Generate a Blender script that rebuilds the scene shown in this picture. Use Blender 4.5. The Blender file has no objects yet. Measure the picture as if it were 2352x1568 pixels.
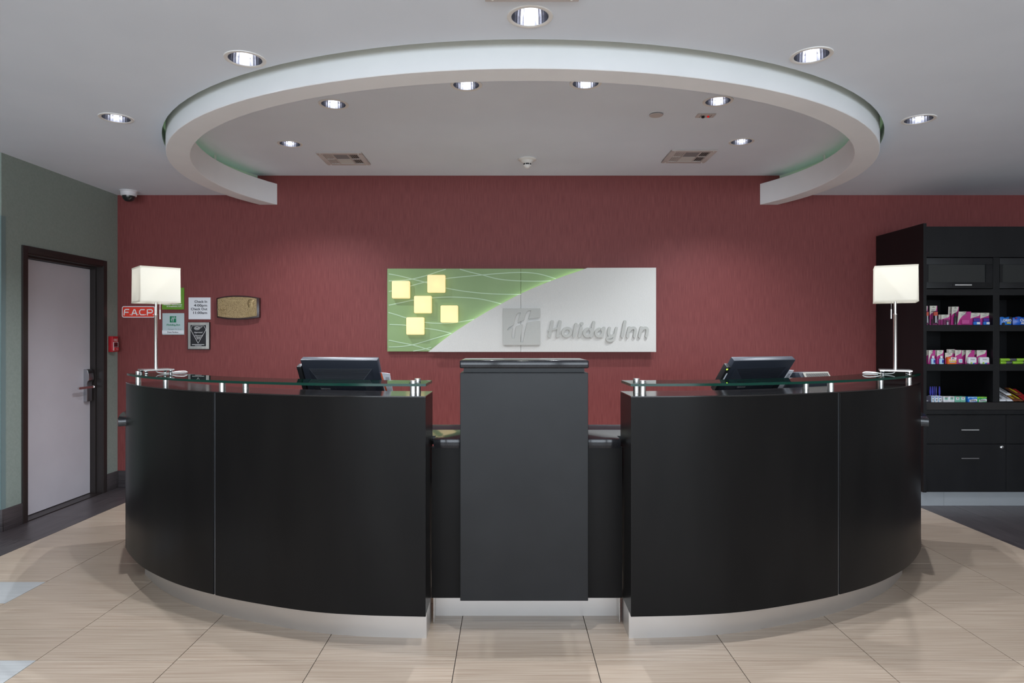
import bpy, bmesh, math, random
from mathutils import Vector, Matrix
from mathutils.geometry import tessellate_polygon, delaunay_2d_cdt

random.seed(7)
SC = bpy.context.scene
COL = SC.collection
# ------------------------------------------------------------------ camera
F, CX, CY, H = 1510.0, 1168.0, 777.0, 1.405          # focal length (px), vanishing point (px), eye height (m)
cam_data = bpy.data.cameras.new('camera')
cam_data.sensor_width = 36.0
cam_data.lens = F / 2352.0 * 36.0
cam_data.shift_x = (1176.0 - CX) / 2352.0
cam_data.shift_y = (CY - 784.0) / 2352.0
cam = bpy.data.objects.new('camera', cam_data)
cam.location = (0, 0, H)
cam.rotation_euler = (math.pi / 2, 0, 0)
COL.objects.link(cam)
SC.camera = cam
# ------------------------------------------------------------------ world and exposure
SC.view_settings.view_transform = 'Standard'
SC.view_settings.look = 'None'
SC.view_settings.gamma = 1.0
SC.view_settings.use_curve_mapping = False
SC.view_settings.exposure = 0.0
world = bpy.data.worlds.new('world')
SC.world = world
world.use_nodes = True
world.node_tree.nodes['Background'].inputs[0].default_value = (0.75, 0.85, 1.0, 1)
world.node_tree.nodes['Background'].inputs[1].default_value = 0.3
# daylight through the three lobby windows behind the camera
ROOM_X0, ROOM_X1, ROOM_Y0, WALL_Y = -6.0, 7.0, -6.0, 6.2
WINDOWS = [(-4.9, -1.6), (-1.2, 2.1), (2.5, 5.8)]
for (wx0, wx1) in WINDOWS:
    ld = bpy.data.lights.new('window_daylight', 'AREA')
    ld.shape = 'RECTANGLE'
    ld.size = wx1 - wx0
    ld.size_y = 2.0
    ld.energy = 200.0
    ld.color = (0.80, 0.90, 1.0)
    lo = bpy.data.objects.new('window_daylight', ld)
    lo.location = ((wx0 + wx1) / 2, ROOM_Y0 - 0.12, 1.45)
    lo.rotation_euler = (math.pi / 2, 0, 0)          # faces into the room (+Y)
    COL.objects.link(lo)
DOWN_W_OUT, DOWN_W_IN, DOWN_W_LOBBY_FILL, DOWN_COL = 95.0, 105.0, 62.0, (0.88, 0.93, 1.0)

# ------------------------------------------------------------------ helpers
def PX(x, d): return (x - CX) * d / F
def PZ(y, d): return H + (CY - y) * d / F

ROOT = {}

class MB:
    """collects shapes, build() links them as ONE mesh object"""
    def __init__(self): self.v = []; self.f = []; self.m = []; self.mi = 0
    def add(self, vs, fs):
        b = len(self.v)
        self.v += [Vector(p) for p in vs]
        self.f += [tuple(i + b for i in q) for q in fs]
        self.m += [self.mi] * len(fs)
        return self
    def box(self, x0, x1, y0, y1, z0, z1):
        vs = [(x, y, z) for z in (z0, z1) for y in (y0, y1) for x in (x0, x1)]
        return self.add(vs, [(0, 2, 3, 1), (4, 5, 7, 6), (0, 1, 5, 4), (2, 6, 7, 3), (0, 4, 6, 2), (1, 3, 7, 5)])
    def obox(self, size, mat):
        sx, sy, sz = size
        vs = [mat @ Vector((x, y, z)) for z in (-sz / 2, sz / 2) for y in (-sy / 2, sy / 2) for x in (-sx / 2, sx / 2)]
        return self.add(vs, [(0, 2, 3, 1), (4, 5, 7, 6), (0, 1, 5, 4), (2, 6, 7, 3), (0, 4, 6, 2), (1, 3, 7, 5)])
    def prism(self, poly, a, b, plane='xy', caps=True):
        n = len(poly)
        if plane == 'xy': mk = lambda p, t: (p[0], p[1], t)
        elif plane == 'xz': mk = lambda p, t: (p[0], t, p[1])
        else: mk = lambda p, t: (t, p[0], p[1])
        vs = [mk(p, a) for p in poly] + [mk(p, b) for p in poly]
        fs = [(i, (i + 1) % n, n + (i + 1) % n, n + i) for i in range(n)]
        if caps:
            tris = tessellate_polygon([[Vector((p[0], p[1], 0)) for p in poly]])
            fs += [tuple(t) for t in tris] + [tuple(n + i for i in reversed(t)) for t in tris]
        return self.add(vs, fs)
    def lathe(self, prof, c=(0, 0, 0), seg=24, cap=True):
        vs, fs = [], []
        n = len(prof)
        for k in range(seg):
            a = 2 * math.pi * k / seg
            for r, z in prof: vs.append((c[0] + r * math.cos(a), c[1] + r * math.sin(a), c[2] + z))
        for k in range(seg):
            k2 = (k + 1) % seg
            for i in range(n - 1): fs.append((k * n + i, k2 * n + i, k2 * n + i + 1, k * n + i + 1))
        if cap:
            if prof[0][0] > 1e-6: fs.append(tuple(k * n for k in reversed(range(seg))))
            if prof[-1][0] > 1e-6: fs.append(tuple(k * n + n - 1 for k in range(seg)))
        return self.add(vs, fs)
    def tube(self, path, r, seg=8, closed=False):
        path = [Vector(p) for p in path]
        n = len(path); vs, fs = [], []
        for i, p in enumerate(path):
            a = path[(i - 1) % n] if (closed or i > 0) else p
            b = path[(i + 1) % n] if (closed or i < n - 1) else p
            t = (b - a).normalized()
            u = t.cross(Vector((0, 0, 1)))
            if u.length < 1e-3: u = t.cross(Vector((1, 0, 0)))
            u.normalize(); w = t.cross(u)
            rr = r[i] if isinstance(r, (list, tuple)) else r
            for k in range(seg):
                an = 2 * math.pi * k / seg
                vs.append(p + u * (rr * math.cos(an)) + w * (rr * math.sin(an)))
        for i in range(n if closed else n - 1):
            j = (i + 1) % n
            for k in range(seg):
                k2 = (k + 1) % seg
                fs.append((i * seg + k, i * seg + k2, j * seg + k2, j * seg + k))
        if not closed:
            fs.append(tuple(reversed(range(seg)))); fs.append(tuple((n - 1) * seg + k for k in range(seg)))
        return self.add(vs, fs)
    def ellipsoid(self, c, r, seg=16, rings=8, half=None):
        prof = []
        for i in range(rings + 1):
            t = -math.pi / 2 + math.pi * i / rings
            prof.append((math.cos(t), math.sin(t)))
        if half == 'low': prof = [p for p in prof if p[1] <= 1e-6]
        vs, fs = [], []
        n = len(prof)
        for k in range(seg):
            a = 2 * math.pi * k / seg
            for q, z in prof: vs.append((c[0] + r[0] * q * math.cos(a), c[1] + r[1] * q * math.sin(a), c[2] + r[2] * z))
        for k in range(seg):
            k2 = (k + 1) % seg
            for i in range(n - 1): fs.append((k * n + i, k2 * n + i, k2 * n + i + 1, k * n + i + 1))
        return self.add(vs, fs)
    def stroke(self, pts, w, y0, y1, fn=None, cap=6, closed=False):
        """thick rounded stroke in the xz plane from y0 to y1"""
        pts = [Vector((p[0], p[1])) for p in pts]
        n = len(pts); L, R = [], []
        ws = w if isinstance(w, (list, tuple)) else [w] * n
        for i, p in enumerate(pts):
            a = pts[max(0, i - 1)]; b = pts[min(n - 1, i + 1)]
            if closed and i in (0, n - 1): a, b = pts[-2], pts[1]
            t = (b - a).normalized(); nn = Vector((-t.y, t.x))
            L.append(p + nn * ws[i] / 2); R.append(p - nn * ws[i] / 2)
        def arc(c, frm, sgn_w):
            out = []
            d = frm - c
            for k in range(1, cap):
                an = -math.pi * k / cap
                out.append(c + Vector((d.x * math.cos(an) - d.y * math.sin(an), d.x * math.sin(an) + d.y * math.cos(an))))
            return out
        g = fn if fn else (lambda p: p)
        vs, fs = [], []
        def quadstrip(A, B):
            b = len(vs)
            for p in A + B:
                q = g(p); vs.append((q[0], y0, q[1])); vs.append((q[0], y1, q[1]))
            m = len(A)
            for i in range(m - 1):
                a0, a1, b0, b1 = b + 2 * i, b + 2 * i + 2, b + 2 * (m + i), b + 2 * (m + i) + 2
                fs.extend([(a0, a1, b1, b0), (a0 + 1, b0 + 1, b1 + 1, a1 + 1), (a0, a0 + 1, a1 + 1, a1), (b0, b1, b1 + 1, b0 + 1)])
        quadstrip(L, R)
        for c, fr, to in () if closed else ((pts[-1], L[-1], R[-1]), (pts[0], R[0], L[0])):
            ring = [fr] + arc(c, fr, 1) + [to]
            b = len(vs)
            for p in ring:
                q = g(p); vs.append((q[0], y0, q[1])); vs.append((q[0], y1, q[1]))
            m = len(ring)
            fs.append(tuple(b + 2 * i for i in range(m))); fs.append(tuple(b + 2 * i + 1 for i in reversed(range(m))))
            fs.extend([(b + 2 * i, b + 2 * i + 1, b + 2 * i + 3, b + 2 * i + 2) for i in range(m - 1)])
        return self.add(vs, fs)
    def xform(self, M):
        self.v = [M @ p for p in self.v]; return self
    def build(self, name, mat, parent=None, world=False, bevel=0.0, seg=2, smooth=True, angle=35, dedup=True):
        off = Vector((0, 0, 0))
        if parent is not None and world: off = Vector(ROOT.get(parent.name, (0, 0, 0)))
        loc = Vector((0, 0, 0))
        if parent is None and self.v:
            xs = [p.x for p in self.v]; ys = [p.y for p in self.v]; zs = [p.z for p in self.v]
            loc = Vector(((min(xs) + max(xs)) / 2, (min(ys) + max(ys)) / 2, min(zs)))
            off = loc
        me = bpy.data.meshes.new(name)
        bm = bmesh.new()
        vv = [bm.verts.new(p - off) for p in self.v]
        for q, mi in zip(self.f, self.m):
            try:
                fc = bm.faces.new([vv[i] for i in q]); fc.material_index = mi
            except ValueError: pass
        bmesh.ops.remove_doubles(bm, verts=bm.verts, dist=1e-6) if dedup else None
        bmesh.ops.recalc_face_normals(bm, faces=bm.faces)
        if bevel > 0:
            es = [e for e in bm.edges if len(e.link_faces) == 2 and e.calc_face_angle(0) > math.radians(30)]
            bmesh.ops.bevel(bm, geom=es, offset=bevel, segments=seg, affect='EDGES', profile=0.5, clamp_overlap=True)
        if smooth:
            for fc in bm.faces: fc.smooth = True
            for e in bm.edges:
                e.smooth = not (len(e.link_faces) != 2 or e.calc_face_angle(0) > math.radians(angle))
        bm.to_mesh(me); bm.free()
        for mm in (mat if isinstance(mat, (list, tuple)) else [mat]): me.materials.append(mm)
        o = bpy.data.objects.new(name, me)
        COL.objects.link(o)
        if parent is not None:
            o.parent = parent
            ROOT[o.name] = ROOT.get(parent.name, (0, 0, 0))
        else:
            o.location = loc; ROOT[o.name] = tuple(loc)
        return o

def tag(o, label=None, cat=None, group=None, kind=None):
    if label: o['label'] = label
    if cat: o['category'] = cat
    if group: o['group'] = group
    if kind: o['kind'] = kind
    return o
def thing(name, label, cat, loc=(0, 0, 0), rz=0.0, group=None, kind=None):
    o = bpy.data.objects.new(name, None)
    o.empty_display_size = 0.1
    o.location = loc; o.rotation_euler = (0, 0, rz)
    COL.objects.link(o); ROOT[o.name] = tuple(loc)
    return tag(o, label, cat, group, kind)
def copy_tree(o, parent=None):
    c = o.copy(); COL.objects.link(c); c.parent = parent
    ROOT[c.name] = ROOT.get(o.name, (0, 0, 0))
    for ch in list(o.children): copy_tree(ch, c)
    return c
def box(name, mat, parent, x0, x1, y0, y1, z0, z1, bevel=0.0, seg=2):
    return MB().box(x0, x1, y0, y1, z0, z1).build(name, mat, parent, True, bevel, seg)
def text(s, size, mat, parent, x, y, z, align='LEFT', depth=0.0006, sx=1.0, shear=0.0, bold=0.0, name='lettering', sz=1.0):
    """raised lettering facing -Y; (x, y, z) is the baseline point, y the front face of what carries it"""
    cu = bpy.data.curves.new('font', 'FONT')
    cu.body = s; cu.size = size; cu.align_x = align; cu.extrude = 0.0; cu.shear = shear; cu.offset = bold
    cu.resolution_u = 3
    ob = bpy.data.objects.new('font', cu); COL.objects.link(ob)
    bpy.context.view_layer.update()
    me = bpy.data.meshes.new_from_object(ob.evaluated_get(bpy.context.evaluated_depsgraph_get()))
    bpy.data.objects.remove(ob); bpy.data.curves.remove(cu)
    off = Vector(ROOT.get(parent.name, (0, 0, 0)))
    for v in me.vertices:
        v.co = Vector((x + v.co.x * sx, y - depth, z + v.co.y * sz)) - off
    me.name = name
    me.materials.clear(); me.materials.append(mat)
    o = bpy.data.objects.new(name, me); COL.objects.link(o); o.parent = parent
    ROOT[o.name] = ROOT.get(parent.name, (0, 0, 0))
    return o
def catmull(pts, per=8):
    out = []
    n = len(pts)
    for i in range(n - 1):
        p0 = pts[max(0, i - 1)]; p1 = pts[i]; p2 = pts[i + 1]; p3 = pts[min(n - 1, i + 2)]
        for k in range(per):
            t = k / per
            out.append(tuple(0.5 * ((2 * b) + (-a + c) * t + (2 * a - 5 * b + 4 * c - d) * t * t + (-a + 3 * b - 3 * c + d) * t ** 3)
                             for a, b, c, d in zip(p0, p1, p2, p3)))
    out.append(tuple(pts[-1]))
    return out
def rrect(x0, x1, z0, z1, r, n=5):
    out = []
    for cx, cz, a0 in ((x1 - r, z1 - r, 0), (x0 + r, z1 - r, 90), (x0 + r, z0 + r, 180), (x1 - r, z0 + r, 270)):
        for k in range(n + 1):
            a = math.radians(a0 + 90 * k / n)
            out.append((cx + r * math.cos(a), cz + r * math.sin(a)))
    return out

# ------------------------------------------------------------------ materials
MATS = {}
def srgb(r, g, b):
    f = lambda c: (c / 255 / 12.92) if c / 255 <= 0.04045 else ((c / 255 + 0.055) / 1.055) ** 2.4
    return (f(r), f(g), f(b))
def mat(name, col, rough=0.5, metal=0.0, spec=0.5, emit=None, es=0.0, coat=0.0, alpha=1.0):
    m = bpy.data.materials.new(name); m.use_nodes = True
    b = m.node_tree.nodes['Principled BSDF']
    b.inputs['Base Color'].default_value = (*col, 1)
    b.inputs['Roughness'].default_value = rough
    b.inputs['Metallic'].default_value = metal
    b.inputs['Specular IOR Level'].default_value = spec
    b.inputs['Coat Weight'].default_value = coat
    b.inputs['Alpha'].default_value = alpha
    if emit:
        b.inputs['Emission Color'].default_value = (*emit, 1)
        b.inputs['Emission Strength'].default_value = es
    MATS[name] = m
    return m
def noise_mat(name, c1, c2, scale=(1, 1, 1), nscale=5.0, detail=4.0, rough=0.5, spec=0.5, lo=0.35, hi=0.65, bump=0.0,
              rnd=False, rvar=0.0, metal=0.0, coat=0.0, bdist=0.002):
    """two-tone procedural noise in object space, optionally stretched"""
    m = mat(name, c1, rough, metal, spec, coat=coat)
    nt = m.node_tree; N = nt.nodes; L = nt.links
    b = N['Principled BSDF']
    tc = N.new('ShaderNodeTexCoord'); mp = N.new('ShaderNodeMapping'); mp.inputs['Scale'].default_value = scale
    L.new(tc.outputs['Object'], mp.inputs['Vector'])
    nz = N.new('ShaderNodeTexNoise'); nz.inputs['Scale'].default_value = nscale; nz.inputs['Detail'].default_value = detail
    L.new(mp.outputs[0], nz.inputs['Vector'])
    cr = N.new('ShaderNodeValToRGB')
    cr.color_ramp.elements[0].position = lo; cr.color_ramp.elements[0].color = (*c1, 1)
    cr.color_ramp.elements[1].position = hi; cr.color_ramp.elements[1].color = (*c2, 1)
    L.new(nz.outputs['Fac'], cr.inputs['Fac'])
    src = cr.outputs['Color']
    if rnd:
        oi = N.new('ShaderNodeObjectInfo')
        mu = N.new('ShaderNodeMath'); mu.operation = 'MULTIPLY'; mu.inputs[1].default_value = 37.0
        L.new(oi.outputs['Random'], mu.inputs[0]); L.new(mu.outputs[0], mp.inputs['Location'])
        hv = N.new('ShaderNodeHueSaturation')
        mr = N.new('ShaderNodeMapRange'); mr.inputs['To Min'].default_value = 1 - rvar; mr.inputs['To Max'].default_value = 1 + rvar
        L.new(oi.outputs['Random'], mr.inputs['Value']); L.new(mr.outputs[0], hv.inputs['Value'])
        L.new(src, hv.inputs['Color']); src = hv.outputs['Color']
    L.new(src, b.inputs['Base Color'])
    if bump > 0:
        bp = N.new('ShaderNodeBump'); bp.inputs['Strength'].default_value = bump; bp.inputs['Distance'].default_value = bdist
        L.new(nz.outputs['Fac'], bp.inputs['Height']); L.new(bp.outputs[0], b.inputs['Normal'])
    return m

M_RED = noise_mat('red_vinyl_wallcovering', (0.156, 0.034, 0.033), (0.216, 0.055, 0.052), (1.0, 1.0, 0.045), 160.0, 3.0, 0.55, 0.3, 0.30, 0.70, 0.25)
M_SAGE = noise_mat('sage_green_paint', (0.215, 0.255, 0.228), (0.235, 0.276, 0.248), (1, 1, 1), 60, 3, 0.6, 0.3)
M_CEIL = noise_mat('white_ceiling_paint', (0.72, 0.785, 0.875), (0.745, 0.81, 0.90), (1, 1, 1), 2, 2, 0.8, 0.2)
M_RING = noise_mat('white_soffit_paint', (0.79, 0.805, 0.825), (0.82, 0.835, 0.855), (1, 1, 1), 3, 2, 0.6, 0.3)
M_COVE = mat('pale_green_paint', (0.62, 0.74, 0.60), 0.7)
M_GREYWALL = mat('lobby_wall_paint', (0.62, 0.61, 0.58), 0.8)
M_TILE = noise_mat('beige_striated_tile', (0.325, 0.240, 0.178), (0.455, 0.370, 0.290), (0.9, 42, 1), 3.0, 6.0, 0.33, 0.5, 0.28, 0.66, 0.04, True, 0.035)
M_TILEG = noise_mat('grey_striated_tile', (0.40, 0.405, 0.405), (0.485, 0.49, 0.49), (0.9, 42, 1), 3.0, 5.0, 0.33, 0.5, 0.3, 0.66, 0.03, True, 0.03)
M_TILED = noise_mat('dark_striated_tile', (0.030, 0.024, 0.027), (0.075, 0.064, 0.066), (42, 0.9, 1), 3.0, 5.0, 0.36, 0.5, 0.3, 0.66, 0.05, True, 0.06)
M_BASEB = noise_mat('dark_striated_base_tile', (0.026, 0.022, 0.024), (0.070, 0.060, 0.062), (1.2, 1.2, 60), 3.0, 5.0, 0.4, 0.4, 0.3, 0.66, 0.05)
M_GROUT = mat('dark_grout', (0.045, 0.036, 0.030), 0.9)
M_BLACK = noise_mat('black_stained_laminate', (0.0070, 0.0066, 0.0066), (0.0098, 0.0092, 0.0090), (1, 1, 0.25), 6, 4, 0.30, 0.09, 0.3, 0.7)
M_PODIUM = noise_mat('charcoal_laminate', (0.0125, 0.0130, 0.0140), (0.0165, 0.0172, 0.0185), (1, 1, 1), 4, 4, 0.34, 0.20, 0.3, 0.7)
M_DECK = mat('gloss_black_laminate', (0.012, 0.010, 0.010), 0.13, spec=0.5)
M_ALU = mat('satin_aluminium', (0.58, 0.55, 0.525), 0.34, 0.85)
M_STEELGREY = mat('grey_toe_panel', (0.40, 0.42, 0.44), 0.4, 0.5)
M_CHROME = mat('polished_chrome', (0.82, 0.82, 0.84), 0.10, 1.0)
M_REFL = mat('silver_reflector', (0.66, 0.67, 0.73), 0.17, 1.0)
M_STEEL = noise_mat('brushed_steel', (0.62, 0.61, 0.60), (0.72, 0.71, 0.70), (1, 1, 30), 10, 2, 0.26, 0.5, metal=1.0)
M_NICKEL = mat('satin_nickel', (0.42, 0.42, 0.44), 0.32, 1.0)
M_DKSTRIP = mat('dark_metal_strip', (0.16, 0.17, 0.19), 0.3, 0.9)
M_WHITEP = mat('white_plastic', (0.75, 0.74, 0.72), 0.45)
M_DOOR = noise_mat('lilac_grey_door_paint', (0.47, 0.45, 0.485), (0.495, 0.475, 0.51), (1, 1, 1), 3, 4, 0.5, 0.4)
M_FRAME = mat('dark_brown_frame_paint', (0.020, 0.015, 0.014), 0.4)
M_BLKP = mat('black_plastic', (0.012, 0.012, 0.013), 0.4)
M_MON = mat('blue_black_plastic', (0.020, 0.024, 0.034), 0.42)
M_MONDK = mat('dark_vent_plastic', (0.007, 0.008, 0.011), 0.6, spec=0.15)
M_VENTLIT = mat('lit_vent_grey', (0.33, 0.31, 0.27), 0.4)  # paler tone paints the light falling on the dark monitor's vented slope
M_RAISED = mat('grey_silver_lettering', (0.45, 0.45, 0.45), 0.4)
M_PAPER = mat('white_paper', (0.72, 0.73, 0.76), 0.7)
M_INK = mat('dark_ink', (0.02, 0.02, 0.03), 0.7)
M_INKG = mat('grey_ink', (0.22, 0.23, 0.25), 0.7)
M_REDINK = mat('red_sticker', (0.50, 0.02, 0.02), 0.5)
M_ORANGE = mat('orange_ink', (0.75, 0.12, 0.04), 0.6)
M_LED = mat('green_led', (0.4, 0.8, 0.05), 0.4, emit=(0.6, 1.0, 0.1), es=1.5)

# granite with light specks
M_GRAN = mat('black_speckled_granite', (0.012, 0.012, 0.014), 0.11, spec=0.3)
def granite():
    nt = M_GRAN.node_tree; N = nt.nodes; L = nt.links; b = N['Principled BSDF']
    tc = N.new('ShaderNodeTexCoord'); vz = N.new('ShaderNodeTexVoronoi'); vz.inputs['Scale'].default_value = 420
    L.new(tc.outputs['Object'], vz.inputs['Vector'])
    cr = N.new('ShaderNodeValToRGB')
    cr.color_ramp.elements[0].position = 0.0; cr.color_ramp.elements[0].color = (0.10, 0.10, 0.11, 1)
    cr.color_ramp.elements[1].position = 0.28; cr.color_ramp.elements[1].color = (0.011, 0.011, 0.013, 1)
    L.new(vz.outputs['Distance'], cr.inputs['Fac']); L.new(cr.outputs['Color'], b.inputs['Base Color'])
granite()

# clear sheet: transparent seen through, mirror by Fresnel
def clear_sheet(name, tint, ior=1.5, rough=0.0):
    m = bpy.data.materials.new(name); m.use_nodes = True
    nt = m.node_tree; N = nt.nodes; L = nt.links
    N.remove(N['Principled BSDF'])
    tr = N.new('ShaderNodeBsdfTransparent'); tr.inputs['Color'].default_value = (*tint, 1)
    gl = N.new('ShaderNodeBsdfGlossy'); gl.inputs['Roughness'].default_value = rough
    fr = N.new('ShaderNodeFresnel'); fr.inputs['IOR'].default_value = ior
    mx = N.new('ShaderNodeMixShader')
    L.new(fr.outputs[0], mx.inputs[0]); L.new(tr.outputs[0], mx.inputs[1]); L.new(gl.outputs[0], mx.inputs[2])
    L.new(mx.outputs[0], N['Material Output'].inputs['Surface'])
    return m
M_GLASS = clear_sheet('clear_glass', (0.95, 0.98, 0.965))
M_ACRYL = clear_sheet('clear_acrylic', (0.93, 0.94, 0.95), 1.25)
M_GLEDGE = mat('green_glass_edge', (0.002, 0.040, 0.027), 0.12, spec=0.2)
M_DGLASS = mat('smoked_door_glass', (0.006, 0.008, 0.009), 0.05, spec=0.7)

def translucent(name, col, ecol, es, tw=0.6):
    """thin white sheet lit from inside by a real lamp, plus the sheet's own glow"""
    m = bpy.data.materials.new(name); m.use_nodes = True
    nt = m.node_tree; N = nt.nodes; L = nt.links
    N.remove(N['Principled BSDF'])
    df = N.new('ShaderNodeBsdfDiffuse'); df.inputs['Color'].default_value = (*col, 1)
    tl = N.new('ShaderNodeBsdfTranslucent'); tl.inputs['Color'].default_value = (*col, 1)
    mx = N.new('ShaderNodeMixShader'); mx.inputs[0].default_value = tw
    em = N.new('ShaderNodeEmission'); em.inputs['Color'].default_value = (*ecol, 1); em.inputs['Strength'].default_value = es
    ad = N.new('ShaderNodeAddShader')
    L.new(df.outputs[0], mx.inputs[1]); L.new(tl.outputs[0], mx.inputs[2])
    L.new(mx.outputs[0], ad.inputs[0]); L.new(em.outputs[0], ad.inputs[1])
    L.new(ad.outputs[0], N['Material Output'].inputs['Surface'])
    return m
M_SHADE = translucent('white_lampshade_fabric', (0.64, 0.615, 0.54), (1.0, 0.93, 0.80), 0.02, 0.5)
M_CUBE = translucent('warm_frosted_glass', (0.85, 0.78, 0.60), (1.0, 0.76, 0.37), 0.40, 0.55)
def emission(name, col, s):
    m = bpy.data.materials.new(name); m.use_nodes = True
    nt = m.node_tree; N = nt.nodes; L = nt.links
    N.remove(N['Principled BSDF'])
    em = N.new('ShaderNodeEmission'); em.inputs['Color'].default_value = (*col, 1); em.inputs['Strength'].default_value = s
    L.new(em.outputs[0], N['Material Output'].inputs['Surface'])
    return m
M_BULB = emission('glowing_bulb', (0.93, 0.95, 1.0), 3.2)
M_EDGELIGHT = emission('cool_white_light_strip', (0.92, 1.0, 0.88), 13.0)

# sign materials
M_SGREEN = noise_mat('sign_green_panel', (0.210, 0.318, 0.128), (0.230, 0.340, 0.145), (1, 1, 1), 3, 2, 0.45, 0.4)
M_SLINE = mat('sign_pale_green_line', (0.42, 0.56, 0.38), 0.5)
M_SWHITE = noise_mat('sign_woven_white_panel', (0.58, 0.57, 0.54), (0.68, 0.67, 0.635), (1, 1, 3), 130, 3, 0.6, 0.3, 0.35, 0.65, 0.5, bdist=0.004)
M_SLOGO = mat('sign_silver_grey_logo', (0.44, 0.44, 0.41), 0.55, 0.0, 0.2)

# ------------------------------------------------------------------ floor with its tiles
TX0, TW, TL = -0.232, 0.61, 0.3085        # grid origin, tile width (X), tile length (Y)
BX0, BX1 = TX0 - 5 * TW, TX0 + 6 * TW     # beige field between the two dark borders
WLX = -3.687                              # face of the left wall
floor = MB()
floor.box(ROOM_X0 - .15, ROOM_X1 + .15, ROOM_Y0 - .3, WALL_Y + .15, -0.12, -0.005)
floor.mi = 1
floor.box(ROOM_X0, ROOM_X1, ROOM_Y0, 0.92, -0.005, 0.0)
floor.mi = 2
floor.box(5.87, ROOM_X1, 0.92, WALL_Y, -0.005, 0.0)
floor.box(ROOM_X0, WLX, 0.92, 4.78, -0.005, 0.0)
floor = tag(floor.build('floor', [M_GROUT, M_TILE, M_TILED], None), 'beige tiled lobby floor with dark tile borders', None, None, 'structure')
def tile_mesh(name, w, l, m, gx=0.0036, gy=0.0030):
    o = MB().box(gx / 2, w - gx / 2, gy / 2, l - gy / 2, -0.006, 0.0)
    o = o.build('tile', m, floor, False, 0.0008, 1)
    me = o.data; bpy.data.objects.remove(o)
    return me
def put_tile(me, x, y):
    o = bpy.data.objects.new('tile', me); COL.objects.link(o); o.parent = floor
    o.location = Vector((x, y, 0)) - floor.location
    return o
me_b = tile_mesh('tile', TW, TL, M_TILE); me_g = tile_mesh('tile', TW, TL, M_TILEG)
me_dl = tile_mesh('tile', BX0 - WLX - 0.0, 0.61, M_TILED, 0.002, 0.002)
me_dr = tile_mesh('tile', 0.305, 0.61, M_TILED, 0.002, 0.002)
ROW0 = 3.180
rows = [ROW0 + k * TL for k in range(-7, 10)]
for y in rows:
    if y > WALL_Y - 0.05: continue
    for c in range(11):
        x = BX0 + c * TW
        grey = (c == 0 and abs(y - (ROW0 + TL)) < .01) or (c == 1 and abs(y - (ROW0 - 2 * TL)) < .01) or \
               (c == 0 and abs(y - (ROW0 - 2 * TL)) < .01)
        put_tile(me_g if grey else me_b, x, y)
y = 0.92
while y < WALL_Y - 0.02:
    put_tile(me_dl, WLX, y)
    for c in range(8):
        if y < 5.6: put_tile(me_dr, BX1 + 0.305 * c, y)
    y += 0.61

# ------------------------------------------------------------------ walls
CZ, RZ = 2.756, 2.94                       # main ceiling, raised ceiling
tag(MB().box(WLX - 0.15, ROOM_X1 + .15, WALL_Y, WALL_Y + .15, 0, 3.1).build('wall_back', M_RED), 'dark red vinyl back wall behind the desk', None, None, 'structure')
DY0, DY1, DZ = 5.028, 5.972, 2.062         # door opening
wl = MB()
wl.box(WLX - 0.15, WLX, 4.78, DY0, 0, CZ)
wl.box(WLX - 0.15, WLX, DY1, WALL_Y, 0, CZ)
wl.box(WLX - 0.15, WLX, DY0, DY1, DZ, CZ)
wl.box(ROOM_X0, WLX - 0.15, 4.78, 4.93, 0, CZ)
wall_left = tag(wl.build('wall_left', M_SAGE), 'sage grey painted wall with the white door', None, None, 'structure')
cg = MB()
cg.box(WLX, WLX + 0.003, 4.777, 4.818, 0.16, 2.298)
cg.box(WLX - 0.04, WLX + 0.003, 4.775, 4.778, 0.16, 2.298)
cg.build('corner_guard', mat('teal_corner_guard', (0.15, 0.21, 0.21), 0.4), wall_left, True)
tag(MB().box(ROOM_X0 - .15, ROOM_X0, ROOM_Y0, 4.93, 0, CZ).build('wall_side', M_GREYWALL), None, None, None, 'structure')
tag(MB().box(ROOM_X1, ROOM_X1 + .15, ROOM_Y0, WALL_Y, 0, CZ).build('wall_right', M_GREYWALL), None, None, None, 'structure')
wf = MB()
wf.box(ROOM_X0, ROOM_X1, ROOM_Y0 - .15, ROOM_Y0, 0, 0.42)
wf.box(ROOM_X0, ROOM_X1, ROOM_Y0 - .15, ROOM_Y0, 2.48, CZ)
edges = [ROOM_X0] + [e for w in WINDOWS for e in w] + [ROOM_X1]
for i in range(0, len(edges), 2): wf.box(edges[i], edges[i + 1], ROOM_Y0 - .15, ROOM_Y0, 0.42, 2.48)
tag(wf.build('wall_front', M_GREYWALL), None, None, None, 'structure')

bb = MB()
bb.box(WLX + .012, 3.46, WALL_Y - .012, WALL_Y, 0, 0.16)
tag(bb.build('baseboard_back', M_BASEB, None, bevel=0.002), None, None, None, 'structure')
bb = MB()
bb.box(WLX, WLX + .012, 4.78, DY0 - .055, 0, 0.16)
bb.box(WLX, WLX + .012, DY1 + .048, WALL_Y, 0, 0.16)
bb.box(ROOM_X0, WLX + .012, 4.768, 4.78, 0, 0.16)
tag(bb.build('baseboard_left', M_BASEB, None, bevel=0.002), None, None, None, 'structure')

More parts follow.
